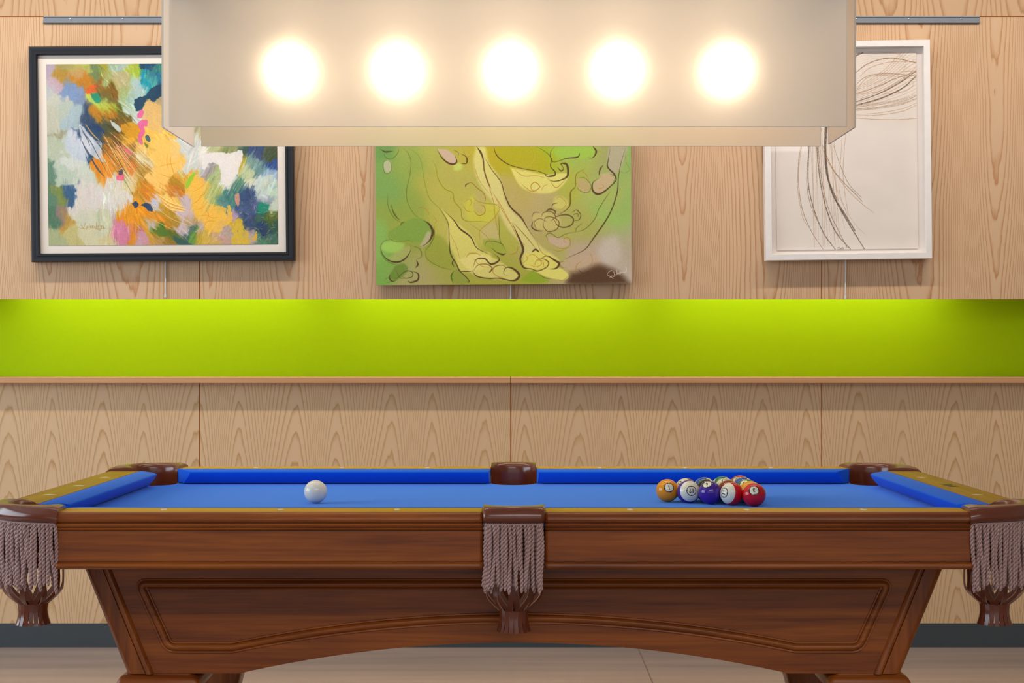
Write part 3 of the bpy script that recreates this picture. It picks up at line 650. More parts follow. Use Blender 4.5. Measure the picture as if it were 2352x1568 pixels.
    L([(840, 380), (890, 365), (940, 410), (990, 450), (1010, 500), (1000, 530)], 1, (150, 90, 40)); L([(840, 400), (845, 380), (870, 370)], 2, BR, .7); L([(900, 480), (940, 520), (1010, 540), (1100, 550), (1128, 590), (1100, 640)], 1.2, (160, 150, 20))
    L([(820, 560), (850, 600), (890, 610)], 1, OR); L([(830, 530), (870, 500), (890, 530), (870, 570)], .8, OR); L([(910, 600), (950, 640), (1000, 620), (1000, 570), (960, 550)], 1.2, (170, 110, 30))
    L([(960, 860), (960, 770), (1040, 700), (1100, 640), (1120, 580)], .9, OR); L([(1000, 900), (1020, 860), (1080, 860), (1140, 880), (1180, 930)], 1.1, OL); L([(1050, 910), (1100, 950), (1150, 970), (1180, 960)], [1, 1, 3, 1.5])
    L([(1120, 640), (1130, 850), (1160, 890)], 1.2, OL); L([(1280, 900), (1270, 950), (1210, 975)], 1.2, OR)
    L([(840, 1000), (870, 960), (930, 960), (970, 980)], 1, (170, 100, 30)); L([(900, 1080), (930, 1010), (1000, 1005), (1050, 1050), (1110, 1030), (1120, 1000), (1070, 960)], [1, 2, 2.5, 3.5, 2, 1])
    L([(890, 1100), (930, 1150), (1020, 1170), (1120, 1170), (1220, 1190), (1270, 1180), (1290, 1140), (1240, 1090), (1180, 1080), (1160, 1130), (1200, 1150)], [2, 3.5, 2, 2, 2, 4, 4, 3, 2, 1.2, 1])
    L([(900, 1110), (940, 1060), (1010, 1050), (1060, 1080), (1040, 1120), (1090, 1070), (1150, 1060), (1180, 1080)], 1.5, (110, 70, 30)); L([(1080, 1060), (1070, 1120), (1120, 1160), (1160, 1160)], 1.2, OR)
    L([(900, 1000), (960, 1060), (1040, 1080)], .9, OR); L([(780, 1110), (840, 1110), (890, 1110)], [1, 2, 1]); L([(740, 1010), (725, 1040), (740, 1070)], [1, 2.5, 1])
    L([(740, 1100), (715, 1150), (730, 1210)], [1, 3, 1.5], (80, 110, 30)); L([(790, 1110), (860, 1180), (860, 1210)], 1.4); L([(500, 900), (510, 1000), (620, 1070), (740, 1100)], .8, OL)
    L([(1080, 60), (1110, 140), (1200, 210), (1330, 250), (1450, 270), (1530, 300), (1600, 310)], [2, 2.2, 1.2, 1, 1, 2]); L([(1250, 250), (1330, 310), (1440, 310), (1520, 330)], 1, OR)
    L([(1430, 60), (1520, 110), (1570, 170), (1560, 230), (1600, 280), (1590, 310), (1530, 315), (1510, 290)], [1, 1, 1.3, 1.2, 2, 3, 2.5, 1.5]); L([(1600, 60), (1560, 120), (1580, 190), (1620, 190), (1700, 165), (1790, 155), (1810, 120)], [1, 1.2, 1, 1, 3, 3])
    L([(1920, 65), (1948, 110), (1920, 160), (1870, 160)], [3, 3.5, 1.2, 1]); L([(1620, 240), (1650, 270), (1670, 250), (1650, 210), (1700, 220), (1705, 310), (1640, 350), (1570, 355), (1530, 330)], [3, 3.5, 1, 1.5, 4, 3.5, 2, 1.5, 1])
    L([(1310, 370), (1350, 410), (1400, 440), (1440, 430), (1470, 400), (1430, 365), (1395, 390), (1405, 430), (1450, 440)], 1.1, (180, 100, 30)); L([(1480, 440), (1500, 400), (1540, 380)], .8, OR); L([(1560, 360), (1610, 410), (1690, 340)], 1.2, OR)
    L([(1860, 250), (1780, 300), (1770, 400), (1730, 450), (1725, 550), (1690, 600), (1620, 640)], [1, 1.3, 1, 2, 2.4, 2, 1.6], (120, 92, 20)); L([(1780, 330), (1850, 330), (1905, 400), (1870, 455), (1800, 430), (1775, 370)], .9, OL)
    L([(1810, 260), (1860, 300), (1890, 360)], .8, OR); L([(1570, 590), (1580, 550), (1620, 540)], 1.2); L([(1590, 520), (1640, 490), (1690, 540), (1660, 590), (1600, 590)], .8, OR)
    for q, w in (([(1410, 690), (1400, 740), (1440, 770), (1500, 775)], 2.2), ([(1400, 660), (1420, 620), (1470, 620)], .9), ([(1520, 615), (1550, 590), (1600, 610), (1590, 640)], 2.4), ([(1480, 660), (1500, 620), (1560, 610), (1600, 650), (1570, 690)], 1.3),
                 ([(1500, 700), (1520, 660), (1580, 660), (1630, 700), (1610, 760), (1540, 780), (1500, 740), (1500, 700)], 1.5), ([(1560, 690), (1620, 650), (1700, 640), (1750, 670), (1740, 720), (1680, 745), (1620, 730), (1590, 680)], 2.2),
                 ([(1740, 620), (1780, 600), (1815, 640), (1800, 680), (1760, 690)], 1.6), ([(1750, 640), (1790, 630), (1790, 660)], 1.2), ([(1440, 760), (1420, 700), (1470, 670), (1530, 700)], 1)): L(q, w, (100, 76, 36))
    L([(2070, 60), (2050, 180), (2045, 240), (2100, 300), (2115, 350), (2070, 400), (2000, 455), (1950, 465), (1915, 430), (1920, 370), (1970, 330)], [1, 2, 3, 3, 1.5, 1.8, 3, 4, 3.5, 2.4, 1])
    L([(1970, 310), (1980, 260), (2010, 220)], [2, 2.5, 1]); L([(2060, 300), (2110, 320), (2090, 380)], 1); L([(1990, 380), (2010, 400), (1990, 420), (1960, 420)], .8, OR)
    L([(2200, 70), (2160, 200), (2135, 330), (2125, 450), (2080, 590), (2020, 700), (1920, 840), (1850, 930), (1740, 985), (1660, 1020)], [1, 1.3, 1.6, 2.2, 2, 2.4, 2.2, 1.6, 1, 1], (78, 66, 24))
    L([(2070, 440), (2020, 510), (1970, 590), (1930, 680), (1850, 760), (1770, 785)], 1.3, OL); L([(1770, 790), (1780, 750), (1830, 710)], 1, OL); L([(2120, 250), (2180, 290), (2230, 260), (2200, 200), (2190, 100)], 1, (130, 150, 70))
    L([(1770, 785), (1690, 800), (1620, 830), (1560, 795), (1520, 810), (1540, 850)], 1.1, OL); L([(1560, 880), (1640, 920), (1710, 910), (1725, 850), (1690, 830), (1670, 860), (1700, 880)], 1.1, OR); L([(1570, 930), (1630, 945), (1700, 920)], .8, OR)
    L([(1350, 1000), (1400, 970), (1450, 1000), (1480, 1050), (1430, 1075), (1370, 1050)], .9, OR); L([(1400, 950), (1430, 930), (1460, 950)], 3.2); L([(1420, 1070), (1440, 1020), (1490, 1030), (1500, 1080)], 1.2, OR)
    L([(1480, 1000), (1530, 985), (1590, 1020), (1630, 1050), (1600, 1090), (1540, 1095)], [1.5, 2, 3, 4.5, 3, 1.5]); L([(1320, 1080), (1400, 1095), (1450, 1110), (1520, 1080), (1540, 1040), (1500, 1010), (1450, 1010)], 1.8, (110, 70, 30))
    L([(1440, 860), (1480, 950), (1560, 1000)], .9, OR); L([(1300, 1060), (1360, 1010), (1340, 970)], .8, OR); L([(1450, 1130), (1500, 1165), (1560, 1180)], 1, OL); L([(1600, 1180), (1660, 1190), (1710, 1150)], .8, OR)
    L([(1690, 1080), (1650, 1080), (1640, 1040), (1680, 1030)], 1, (140, 100, 70)); L([(1690, 1100), (1760, 1120), (1780, 1060), (1820, 1030)], .9, OR); L([(1790, 1100), (1830, 1130), (1890, 1110)], 1); L([(1890, 950), (1910, 1020), (1890, 1100)], .7, OR)
    L([(1410, 70), (1430, 150), (1390, 220), (1340, 235)], .7, (200, 190, 90)); L([(860, 700), (1000, 800), (1080, 900)], .7, OR); L([(700, 780), (760, 900), (790, 1010)], .7, OR)
    # white written name at the lower right
    s = lambda pts: [(1380 + a / 26.14, 600 + b / 26.14) for a, b in pts]
    for q in ([(660, 580), (520, 620), (400, 740), (370, 830), (480, 900), (600, 960), (740, 1060)], [(520, 990), (600, 950), (660, 890)], [(720, 890), (750, 950), (800, 890), (800, 800), (750, 650)],
              [(810, 800), (880, 850), (960, 800), (960, 700), (930, 540)], [(960, 730), (1050, 780), (1090, 700), (1150, 650), (1200, 710), (1130, 780), (1080, 730)], [(1200, 680), (1400, 690), (1520, 610), (1530, 440), (1460, 350)], [(1110, 385), (1125, 380)]):
        P.line(s(q), 1.1, (238, 224, 214), .9, 0)
    P.img = np.clip(P.img + (np_noise(H, W, 1.7, 9) - .5)[..., None] * .04, 0, 1)
    return P.img

def paint_arcs(sc=1.25):
    P = Paint(1780, 119, 329, 455, sc, 11)
    P.img[:] = np.array((236, 226, 216)) / 255.
    P.img += ((np_noise(P.H, P.W, 40, 4) - .5) * .02)[..., None]
    c = lambda pts: [(1740 + a / 2.53, 80 + b / 2.53) for a, b in pts]
    rs = P.rs
    def L(pts, w, col=(140, 108, 72), a=.9, gap=.2): P.line(c(pts), w * 1.2, col, a, .4, gap)
    D, M, S = (84, 64, 42), (132, 96, 58), (182, 130, 84)
    # long hanging strands
    L([(262, 590), (235, 720), (232, 860), (255, 1020), (310, 1150), (375, 1250)], 1.2, M); L([(262, 600), (240, 730), (226, 870), (250, 1040), (280, 1110)], .9, S)
    L([(305, 540), (293, 700), (290, 860), (320, 1010), (375, 1150), (445, 1250)], 1.9, D); L([(290, 700), (280, 850), (300, 980), (340, 1080)], 1, M)
    L([(340, 540), (345, 700), (365, 880), (400, 1030), (450, 1150), (535, 1250)], 2.1, D); L([(372, 540), (352, 650), (370, 850), (410, 1020), (470, 1150), (515, 1240)], 1.3, M)
    L([(420, 300), (405, 500), (393, 680), (405, 830), (450, 960), (520, 1090), (615, 1248)], 2.4, D, .95); L([(398, 420), (392, 600), (400, 780), (430, 920), (500, 1040), (560, 1140)], 3.4, D, .8)
    L([(402, 480), (388, 640), (396, 800), (430, 900), (460, 960)], 2.4, D, .8); L([(375, 640), (430, 770), (500, 860), (570, 930), (605, 970)], 1.4, M); L([(370, 650), (420, 760), (520, 900), (600, 980), (670, 1035)], 1, S)
    L([(440, 640), (480, 760), (530, 870), (600, 945)], 1, M); L([(515, 560), (500, 700), (496, 850), (520, 1030)], .9, S); L([(490, 600), (480, 740), (470, 900), (520, 1060)], .8, S)
    for x0, x1 in ((318, 318), (330, 345), (352, 330), (372, 380), (362, 372), (418, 410), (430, 440), (442, 470), (350, 402), (300, 322), (385, 445), (410, 500), (425, 462)):
        L([(x0, 540), ((x0 + x1) / 2 + rs.randn() * 5, 880), (x1, 1100 + 150 * rs.rand())], .8, S, .7)
    L([(440, 820), (480, 960), (560, 1100), (630, 1170)], .7, S, .6)
    # sheaf at the top right and the hidden stretch between
    for k in range(16):
        y0 = 440 - k * 9; L([(420, y0 - 20), (560, y0), (740, y0 - 26 - 5 * k), (880, y0 - 60 - 12 * k), (936, y0 - 90 - 12 * k)], .6 + .7 * rs.rand(), [S, M, S][k % 3], .6)
    L([(560, 416), (700, 400), (850, 380), (936, 350)], 5, (160, 128, 100), .5, .45); L([(560, 432), (700, 425), (830, 405), (936, 372)], 4.2, (150, 118, 90), .6, .45)
    L([(560, 392), (700, 345), (830, 280), (936, 208)], 1.9, D, .95); L([(560, 412), (720, 370), (850, 310), (936, 235)], 2.1, D, .95); L([(560, 345), (700, 300), (820, 250), (936, 215)], 1.3, M)
    L([(560, 230), (650, 165), (780, 135), (936, 165)], 1.7, M, .9); L([(600, 240), (660, 190), (780, 158), (936, 160)], 1, S); L([(560, 300), (640, 240), (760, 225), (936, 240)], 1.1, M); L([(570, 330), (650, 245), (800, 240), (936, 262)], 1, S)
    L([(560, 480), (700, 492), (830, 494), (936, 488)], 1.1, S, .9); L([(560, 470), (720, 465), (850, 445), (936, 408)], 1, S, .9); L([(560, 462), (700, 455), (850, 430), (936, 395)], .9, S)
    L([(560, 150), (580, 120), (620, 100)], 2, D, .9); L([(560, 140), (580, 115), (600, 100)], 1.4, D); L([(720, 100), (820, 110), (870, 160), (850, 220)], .7, S, .6)
    L([(560, 340), (700, 330), (850, 260), (936, 180)], .9, S); L([(740, 345), (860, 330), (915, 290), (900, 260)], .8, S); L([(640, 300), (760, 250), (860, 215), (936, 220)], .8, S)
    for k in range(12): L([(560, 120 + k * 14), (700, 100 + k * 12), (936, 130 + k * 10)], .5, S, .4)
    for k in range(8): L([(430 + k * 12, 250), (410 + k * 5, 400), (400 + k * 4, 540)], 1, M, .7)
    L([(455, 1240), (465, 1236), (475, 1243), (488, 1238), (490, 1246), (458, 1247)], .8, D, .8, 0)
    P.img = np.clip(P.img, 0, 1)
    return P.img

# ---------------------------------------------------------------- pool table
TX, TY = .002, 3.88
table = thing('pool_table', 'mahogany pool table with blue cloth, fringed leather pockets and panelled sides', 'pool table', (TX, TY, 0))
HL, HW, ZR, ZB = .9906, .495, .7915, .750
railp = [(.058, .712), (.058, .7895), (.060, ZR), (.1375, ZR), (.1445, .7906), (.1515, .7875), (.1562, .7825), (.1580, .7775), (.1570, .7735), (.1545, .7712), (.150, .7702), (.150, .7688),
         (.1545, .7678), (.1565, .7650), (.1545, .7620), (.150, .7610), (.150, .7600), (.1530, .7592), (.1550, .7572), (.1530, .7550), (.150, .7542), (.150, .7535), (.120, .7535), (.120, .712)]
apron = [(.120, .752), (.1500, .752), (.1500, .6900), (.1478, .6892), (.1478, .6878), (.1530, .6872), (.1578, .6845), (.1592, .6800), (.1575, .6758), (.1525, .6730), (.120, .6730)]
cush = [(.0, .7845), (.0012, .7868), (.012, .7890), (.034, .7905), (.058, .7912), (.058, .7525), (.028, .7525), (.010, .7700), (.001, .7815)]
def sect(prof, kind, sgn, pos, inset=0.0):
    out = []
    for s, z in prof:
        s2 = s - inset if s > .1 else s; z2 = z - (inset * .6 if (z > .785 and s > .1) else 0)
        out.append((pos, sgn * (HW + s2), z2) if kind == 'L' else (sgn * (HL + s2), pos, z2))
    return out
def run(prof, kind, sgn, a, b, mats, name, round_=True):
    mb = MB(); d = 1 if b > a else -1
    ps = [(a, .006), (a + d * .002, .0025), (a + d * .006, 0), (b - d * .006, 0), (b - d * .002, .0025), (b, .006)] if round_ else [(a, 0), (b, 0)]
    mb.loft([sect(prof, kind, sgn, p, i) for p, i in ps])
    o = mb.obj(name, mats, table, sharp=28)
    if len(mats) > 1:
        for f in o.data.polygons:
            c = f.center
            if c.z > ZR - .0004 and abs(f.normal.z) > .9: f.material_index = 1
    return o
rails = {}
for sy in (-1, 1):
    for sx in (-1, 1):
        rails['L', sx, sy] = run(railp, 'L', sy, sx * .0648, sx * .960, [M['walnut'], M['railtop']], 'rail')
        run(apron, 'L', sy, sx * .0648, sx * .9585, [M['walnut']], 'apron')
for sx in (-1, 1):
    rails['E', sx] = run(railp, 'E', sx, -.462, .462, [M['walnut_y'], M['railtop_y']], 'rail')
    run(apron, 'E', sx, -.462, .462, [M['walnut_y']], 'apron')
def cushion(kind, sgn, nose, back):
    mb = MB(); secs = []
    for t in (0, 1):
        secs.append([((nose[t] + (back[t] - nose[t]) * min(1, s / .058)), sgn * (HW + s), z) if kind == 'L' else (sgn * (HL + s), (nose[t] + (back[t] - nose[t]) * min(1, s / .058)), z) for s, z in cush])
    mb.loft(secs); mb.obj('cushion', M['felt2'], table, sharp=25, bevel=.0016, bseg=2)
for sy in (-1, 1):
    for sx in (-1, 1): cushion('L', sy, (sx * .0715, sx * .914), (sx * .0655, sx * .962))
for sx in (-1, 1): cushion('E', sx, (-.421, .421), (-.474, .474))
# inlaid sights
def sight(rail, x, y, ax):
    a, b = (.0075, .019) if ax == 'L' else (.0145, .0065)
    mb = MB(); z0, z1 = ZR - .001, ZR + .0004
    q = [(x - a, y), (x, y - b), (x + a, y), (x, y + b)]
    if ax == 'L': q = [(x - a, y + b * .15), (x - a * .1, y - b), (x + a, y - b * .15), (x + a * .1, y + b)]
    mb.loft([[(u, v, z0) for u, v in q], [(u, v, z1) for u, v in q]]); mb.obj('sight', M['pearl'], rail, sharp=None, label='small white diamond inlay')
for sy in (-1, 1):
    for sx in (-1, 1):
        for k in (1, 2, 3): sight(rails['L', sx, sy], sx * k * .2477, sy * (HW + .094), 'L')
for sx in (-1, 1):
    for k in (-1, 0, 1):
        if not (sx == 1 and k == 0): sight(rails['E', sx], sx * (HL + .097), k * .2477, 'E')
# dark script mark inlaid on the right end rail (illegible in the photo)
def script_mark():
    mb = MB(); Z = ZR + .0003
    def st(pts, w=.0018):
        P = crom(pts, 8); L = []; R = []
        for i in range(len(P)):
            d = P[min(i + 1, len(P) - 1)] - P[max(i - 1, 0)]; d = d / (np.hypot(*d) + 1e-9); n = np.array([-d[1], d[0]]) * w
            L.append(P[i] + n); R.append(P[i] - n)
        # script x runs toward the camera along the rail, script y across it
        f = lambda q: (1.0885 + q[1] * 1.35 - .25 * q[0] * 0, .0 + .036 - q[0], Z)
        secs = [[f(a), f(b), (f(b)[0], f(b)[1], Z - .0006), (f(a)[0], f(a)[1], Z - .0006)] for a, b in zip(L, R)]
        mb.loft(secs)
    st([(.0, -.008), (.006, .004), (.012, .010), (.006, .011), (.001, .006)], .0021); st([(.004, .002), (.010, .001), (.016, -.004), (.020, -.006)], .0021)
    x = .018
    for k in range(7):
        st([(x, -.004), (x + .003, .005), (x + .006, .004), (x + .004, -.004), (x + .0085, -.003)], .0018); x += .0078
    st([(x - .002, -.004), (x + .003, .008), (x + .001, .009), (x + .001, -.006)], .0018)
    mb.obj('script_mark', M['ink'], rails['E', 1], sharp=None, label='small dark script mark inlaid in the rail')
# bed cloth with the pocket cut-outs
def bed():
    pts = []; e = .058
    def arc(cx, cy, r, a0, a1, n=14): return [(cx + r * math.cos(a0 + (a1 - a0) * k / n), cy + r * math.sin(a0 + (a1 - a0) * k / n)) for k in range(n + 1)]
    # counter-clockwise from the near left corner
    X, Y = HL + e, HW + e
    def ccut(sx, sy):
        c = (sx * 1.022, sy * .528); r = .0628
        return c, r
    def cseq(sx, sy, start):
        (cx, cy), r = ccut(sx, sy)
        ax = math.acos(max(-1, min(1, (Y - abs(cy)) / r)))       # where circle meets y = Y
        xL = abs(cx) - math.sqrt(max(0, r * r - (Y - abs(cy)) ** 2)); yE = abs(cy) - math.sqrt(max(0, r * r - (X - abs(cx)) ** 2))
        aL = math.atan2(sy * Y - cy, sx * xL - cx); aE = math.atan2(sy * yE - cy, sx * X - cx)
        inner = math.atan2(-sy, -sx)
        def near(a, ref):
            while a - ref > PI: a -= 2 * PI
            while a - ref < -PI: a += 2 * PI
            return a
        aL, aE = near(aL, inner), near(aE, inner)
        return arc(cx, cy, r, *((aL, aE) if start == 'L' else (aE, aL)))
    def scut(sy, d):
        cy, r = sy * .5500, .0634; h = Y - .5500
        a = math.acos(-h / r) if False else math.atan2(sy * Y - cy, 1)
        xx = math.sqrt(r * r - (Y - .5500) ** 2); a0 = math.atan2(sy * Y - cy, -xx * d); a1 = math.atan2(sy * Y - cy, xx * d); mid = -sy * PI / 2
        def near(a, ref):
            while a - ref > PI: a -= 2 * PI
            while a - ref < -PI: a += 2 * PI
            return a
        return arc(0, cy, r, near(a0, mid), near(a1, mid))
    pts += cseq(-1, -1, 'E') + scut(-1, 1) + cseq(1, -1, 'L') + cseq(1, 1, 'E') + scut(1, -1) + cseq(-1, 1, 'L')
    n = len(pts); mb = MB()
    mb.v = [(x, y, ZB) for x, y in pts] + [(x, y, ZB - .003) for x, y in pts]
    mb.f = [tuple(range(n)), tuple(range(n, 2 * n))[::-1]] + [(k, n + k, n + (k + 1) % n, (k + 1) % n) for k in range(n)]; mb.m = [0] * len(mb.f)
    mb.obj('bed_cloth', M['felt'], table, sharp=30)
    mb = MB(); q = [(x * .999, y * .999) for x, y in pts]
    mb.v = [(x, y, ZB - .0035) for x, y in q] + [(x, y, ZB - .030) for x, y in q]
    mb.f = [tuple(range(n)), tuple(range(n, 2 * n))[::-1]] + [(k, n + k, n + (k + 1) % n, (k + 1) % n) for k in range(n)]; mb.m = [0] * len(mb.f)
    mb.obj('slate_bed', plain('dark_slate', lin(60, 58, 56), .8), table, sharp=30)
bed()

# ---- pockets: leather saddle with liner, fringe, net
def twisted_cord(length, seed):
    r = random.Random(seed); mb = MB(); n = max(14, int(length / .0021))
    sw, sx, ph = r.uniform(-.006, .006), r.uniform(-.003, .003), r.uniform(0, 6)
    for k in (0, 1):
        P = []; R = []
        for i in range(n + 1):
            t = i / n; z = -t * length; a = 2 * PI * z / .0175 + k * PI + ph
            rr = .00225 * (1 if t < .97 else .5)
            P.append((math.cos(a) * rr + sw * t * t + sx * math.sin(t * 5), math.sin(a) * rr + .0015 * math.sin(t * 7 + ph), z)); R.append(.00245 if t < .98 else .0014)
        mb.tube(P, R, 6)
    return mb.mesh('twisted_cord', M['cord'], 60)
cords = [twisted_cord(.128 + .0032 * k, k) for k in range(6)]
def ribbon(mb, P, w, th, cx, cy):
    """flat strap facing outward from the axis (cx, cy)"""
    secs = []
    for i, p in enumerate(P):
        p = Vector(p); t = (Vector(P[min(i + 1, len(P) - 1)]) - Vector(P[max(i - 1, 0)])).normalized()
        o = Vector((p.x - cx, p.y - cy, .0)).normalized(); o = (o - t * o.dot(t)).normalized(); b = t.cross(o)
        secs.append([p + b * w - o * th, p + b * w + o * th, p - b * w + o * th, p - b * w - o * th])
    b0 = len(mb.f); mb.loft(secs)
    return b0
def net(parent, cx, cy, dz, N=10, R=.060):
    mb = MB()
    for i in range(N):
        th = 2 * PI * i / N; dl = PI / N
        for sg in (-1, 1):
            P = []
            for k in range(13):
                t = k / 12.
                z = .705 + dz * t - .118 * t
                r = R * (1 + .04 * math.sin(t * PI)) if t < .70 else R * (1.03 - .53 * (1 - math.cos((t - .70) / .30 * PI / 2)) ** .9)
                a = th + sg * dl * (.5 - .5 * math.cos(PI * min(1, t * 1.02) * 2.0)) if t < .5 else th + sg * dl * (.12 + .88 * math.cos(PI / 2 * min(1, (t - .5) / .5)) ** .8)
                rr = r + sg * .0008
                P.append((cx + rr * math.cos(a), cy + rr * math.sin(a), z))
            ribbon(mb, P, .0054, .0012, cx, cy)
    me = mb.mesh('pocket_net', [M['leather'], M['leather_raw']], 30)
    for f in me.polygons:
        c = f.center; o = Vector((c.x - cx, c.y - cy, 0)).normalized()
        if f.normal.dot(o) < .35: f.material_index = 1
    link('pocket_net', me, parent, label='cut leather strap basket')
    mb = MB(); n = 20; zt = .587 + dz
    for i in range(n):
        a0, a1 = 2 * PI * i / n, 2 * PI * (i + 1) / n; secs = []
        for t in (0, .3, .5, .75, 1):
            r = .0270 + .0085 * t * t + (.004 * (1 - t) ** 3); gap = 0 if t < .3 else .09 * (t - .3) * (a1 - a0) * 2.2
            z = zt - .046 * t
            secs.append([(cx + q * math.cos(a), cy + q * math.sin(a), z) for q, a in ((r - .0015, a0 + gap), (r + .0015, a0 + gap), (r + .0015, a1 - gap), (r - .0015, a1 - gap))])
        mb.loft(secs)
    mb.obj('net_collar', M['leather'], parent, sharp=40)
secp = [(0, .700), (0, .774), (.03, .790), (.10, .7985), (.22, .8030), (.45, .8045), (.72, .8035), (.90, .7995), (1.0, .7925), (1.045, .7845), (1.04, .7765), (.99, .7722), (.90, .7705), (.55, .7720), (.16, .7700), (.07, .760), (.06, .700)]
def pocket(I, O, centre, near, seed):
    """I, O : inner and outer plan curves of equal length"""
    mb = MB(); secs = []
    n = len(I)
    for k in range(n):
        a, b = np.array(I[k]), np.array(O[k]); e = min(k, n - 1 - k); sh = .004 if e == 0 else (.0015 if e == 1 else 0)
        L = np.hypot(*(b - a)); u = (b - a) / L
        q = []
        for f, z in secp:
            d = f * L
            if f > 1: d = L + (f - 1) * .10
            if f < .5 and f > 0: d = min(d, f * .09)
            zz = z - (sh if z > .77 else 0)
            q.append((a[0] + u[0] * d, a[1] + u[1] * d, zz))
        secs.append(q)
    mb.loft(secs); mb.obj('pocket_leather', M['leather'], table, sharp=50)
    lea = [o for o in table.children if o.name.startswith('pocket_leather')][-1]
    lea = max((o for o in table.children if o.name.startswith('pocket_leather')), key=lambda o: o.name)
    if near:
        O2 = [np.array(p) for p in O]; seg = [0]
        for a, b in zip(O2, O2[1:]): seg.append(seg[-1] + np.hypot(*(b - a)))
        Lt = seg[-1]; r = random.Random(seed)
        def at(s):
            k = max(0, min(len(O2) - 2, int(np.searchsorted(seg, s)) - 1)); t = (s - seg[k]) / (seg[k + 1] - seg[k] + 1e-9)
            p = O2[k] * (1 - t) + O2[k + 1] * t; d = O2[k + 1] - O2[k]; d /= np.hypot(*d); c = np.array(centre) - p
            nn = np.array([-d[1], d[0]]); nn = nn if nn @ c > 0 else -nn
            return p, nn, math.atan2(d[1], d[0])
        # plaited header under the leather
        for kk in (0, 1):
            P = []
            for i in range(int(Lt / .0016)):
                s = .004 + i * .0016
                if s > Lt - .004: break
                p, nn, _ = at(s); ang = 2 * PI * s / .0085 + kk * PI
                P.append((p[0] + nn[0] * (.006 + .0016 * math.cos(ang)), p[1] + nn[1] * (.006 + .0016 * math.cos(ang)), .7675 + .0018 * math.sin(ang)))
            if kk == 0: hb = MB()
            hb.tube(P, .0018, 6)
        hb.obj('fringe_header', M['cord'], lea, sharp=60)
        for layer, (off, step) in enumerate(((.006, .0086), (.0165, .0125))):
            s = .006 + layer * .004
            while s < Lt - .005:
                p, nn, ang = at(s)
                o = link('fringe_cord', cords[r.randrange(6)], lea)
                o.location = (p[0] + nn[0] * (off + r.uniform(-.0015, .0015)), p[1] + nn[1] * (off + r.uniform(-.0015, .0015)), .7665)
                o.rotation_euler = (r.uniform(-.02, .02), r.uniform(-.02, .02), r.choice((0, PI)) + ang + r.uniform(-.3, .3))
                s += step * r.uniform(.86, 1.14)
        net(lea, centre[0], centre[1], -.012 if abs(centre[0]) < .1 else 0.0)
    return lea
def arcpts(cx, cy, r, d0, d1, n): return [(cx + r * math.cos(math.radians(d0 + (d1 - d0) * k / n)), cy + r * math.sin(math.radians(d0 + (d1 - d0) * k / n))) for k in range(n + 1)]
n = 28
Ic = arcpts(1.022, .527, .064, 161, -69, n)
Oc = arcpts(.951, .462, .193, 90, 0, n)
Is = arcpts(0, .552, .0642, 184, -4, n)
Os = [(-.064, .628)] + [(-.064 + .004 * math.sin(t), .640 + .022 * (1 - math.cos(t)) / 1) for t in np.linspace(0, PI / 2, 5)]
xs = np.linspace(-.060, .060, n + 1 - 12)
Os = [(-.0644, .630), (-.0646, .640), (-.0646, .648), (-.0636, .654), (-.0610, .6575), (-.057, .6592)]
mid = n + 1 - 12
Os = Os + [(-.052 + .104 * k / (mid - 1), .6600 + .003 * math.sin(PI * k / (mid - 1))) for k in range(mid)] + [(-x, y) for x, y in Os[::-1]]
for sy in (-1, 1):
    pocket([(x, sy * y) for x, y in Is], [(x, sy * y) for x, y in Os], (0, sy * .556), sy < 0, 11)
    for sx in (-1, 1):
        pocket([(sx * x, sy * y) for x, y in Ic], [(sx * x, sy * y) for x, y in Oc], (sx * 1.036, sy * .541), sy < 0, 20 + sx)
script_mark()

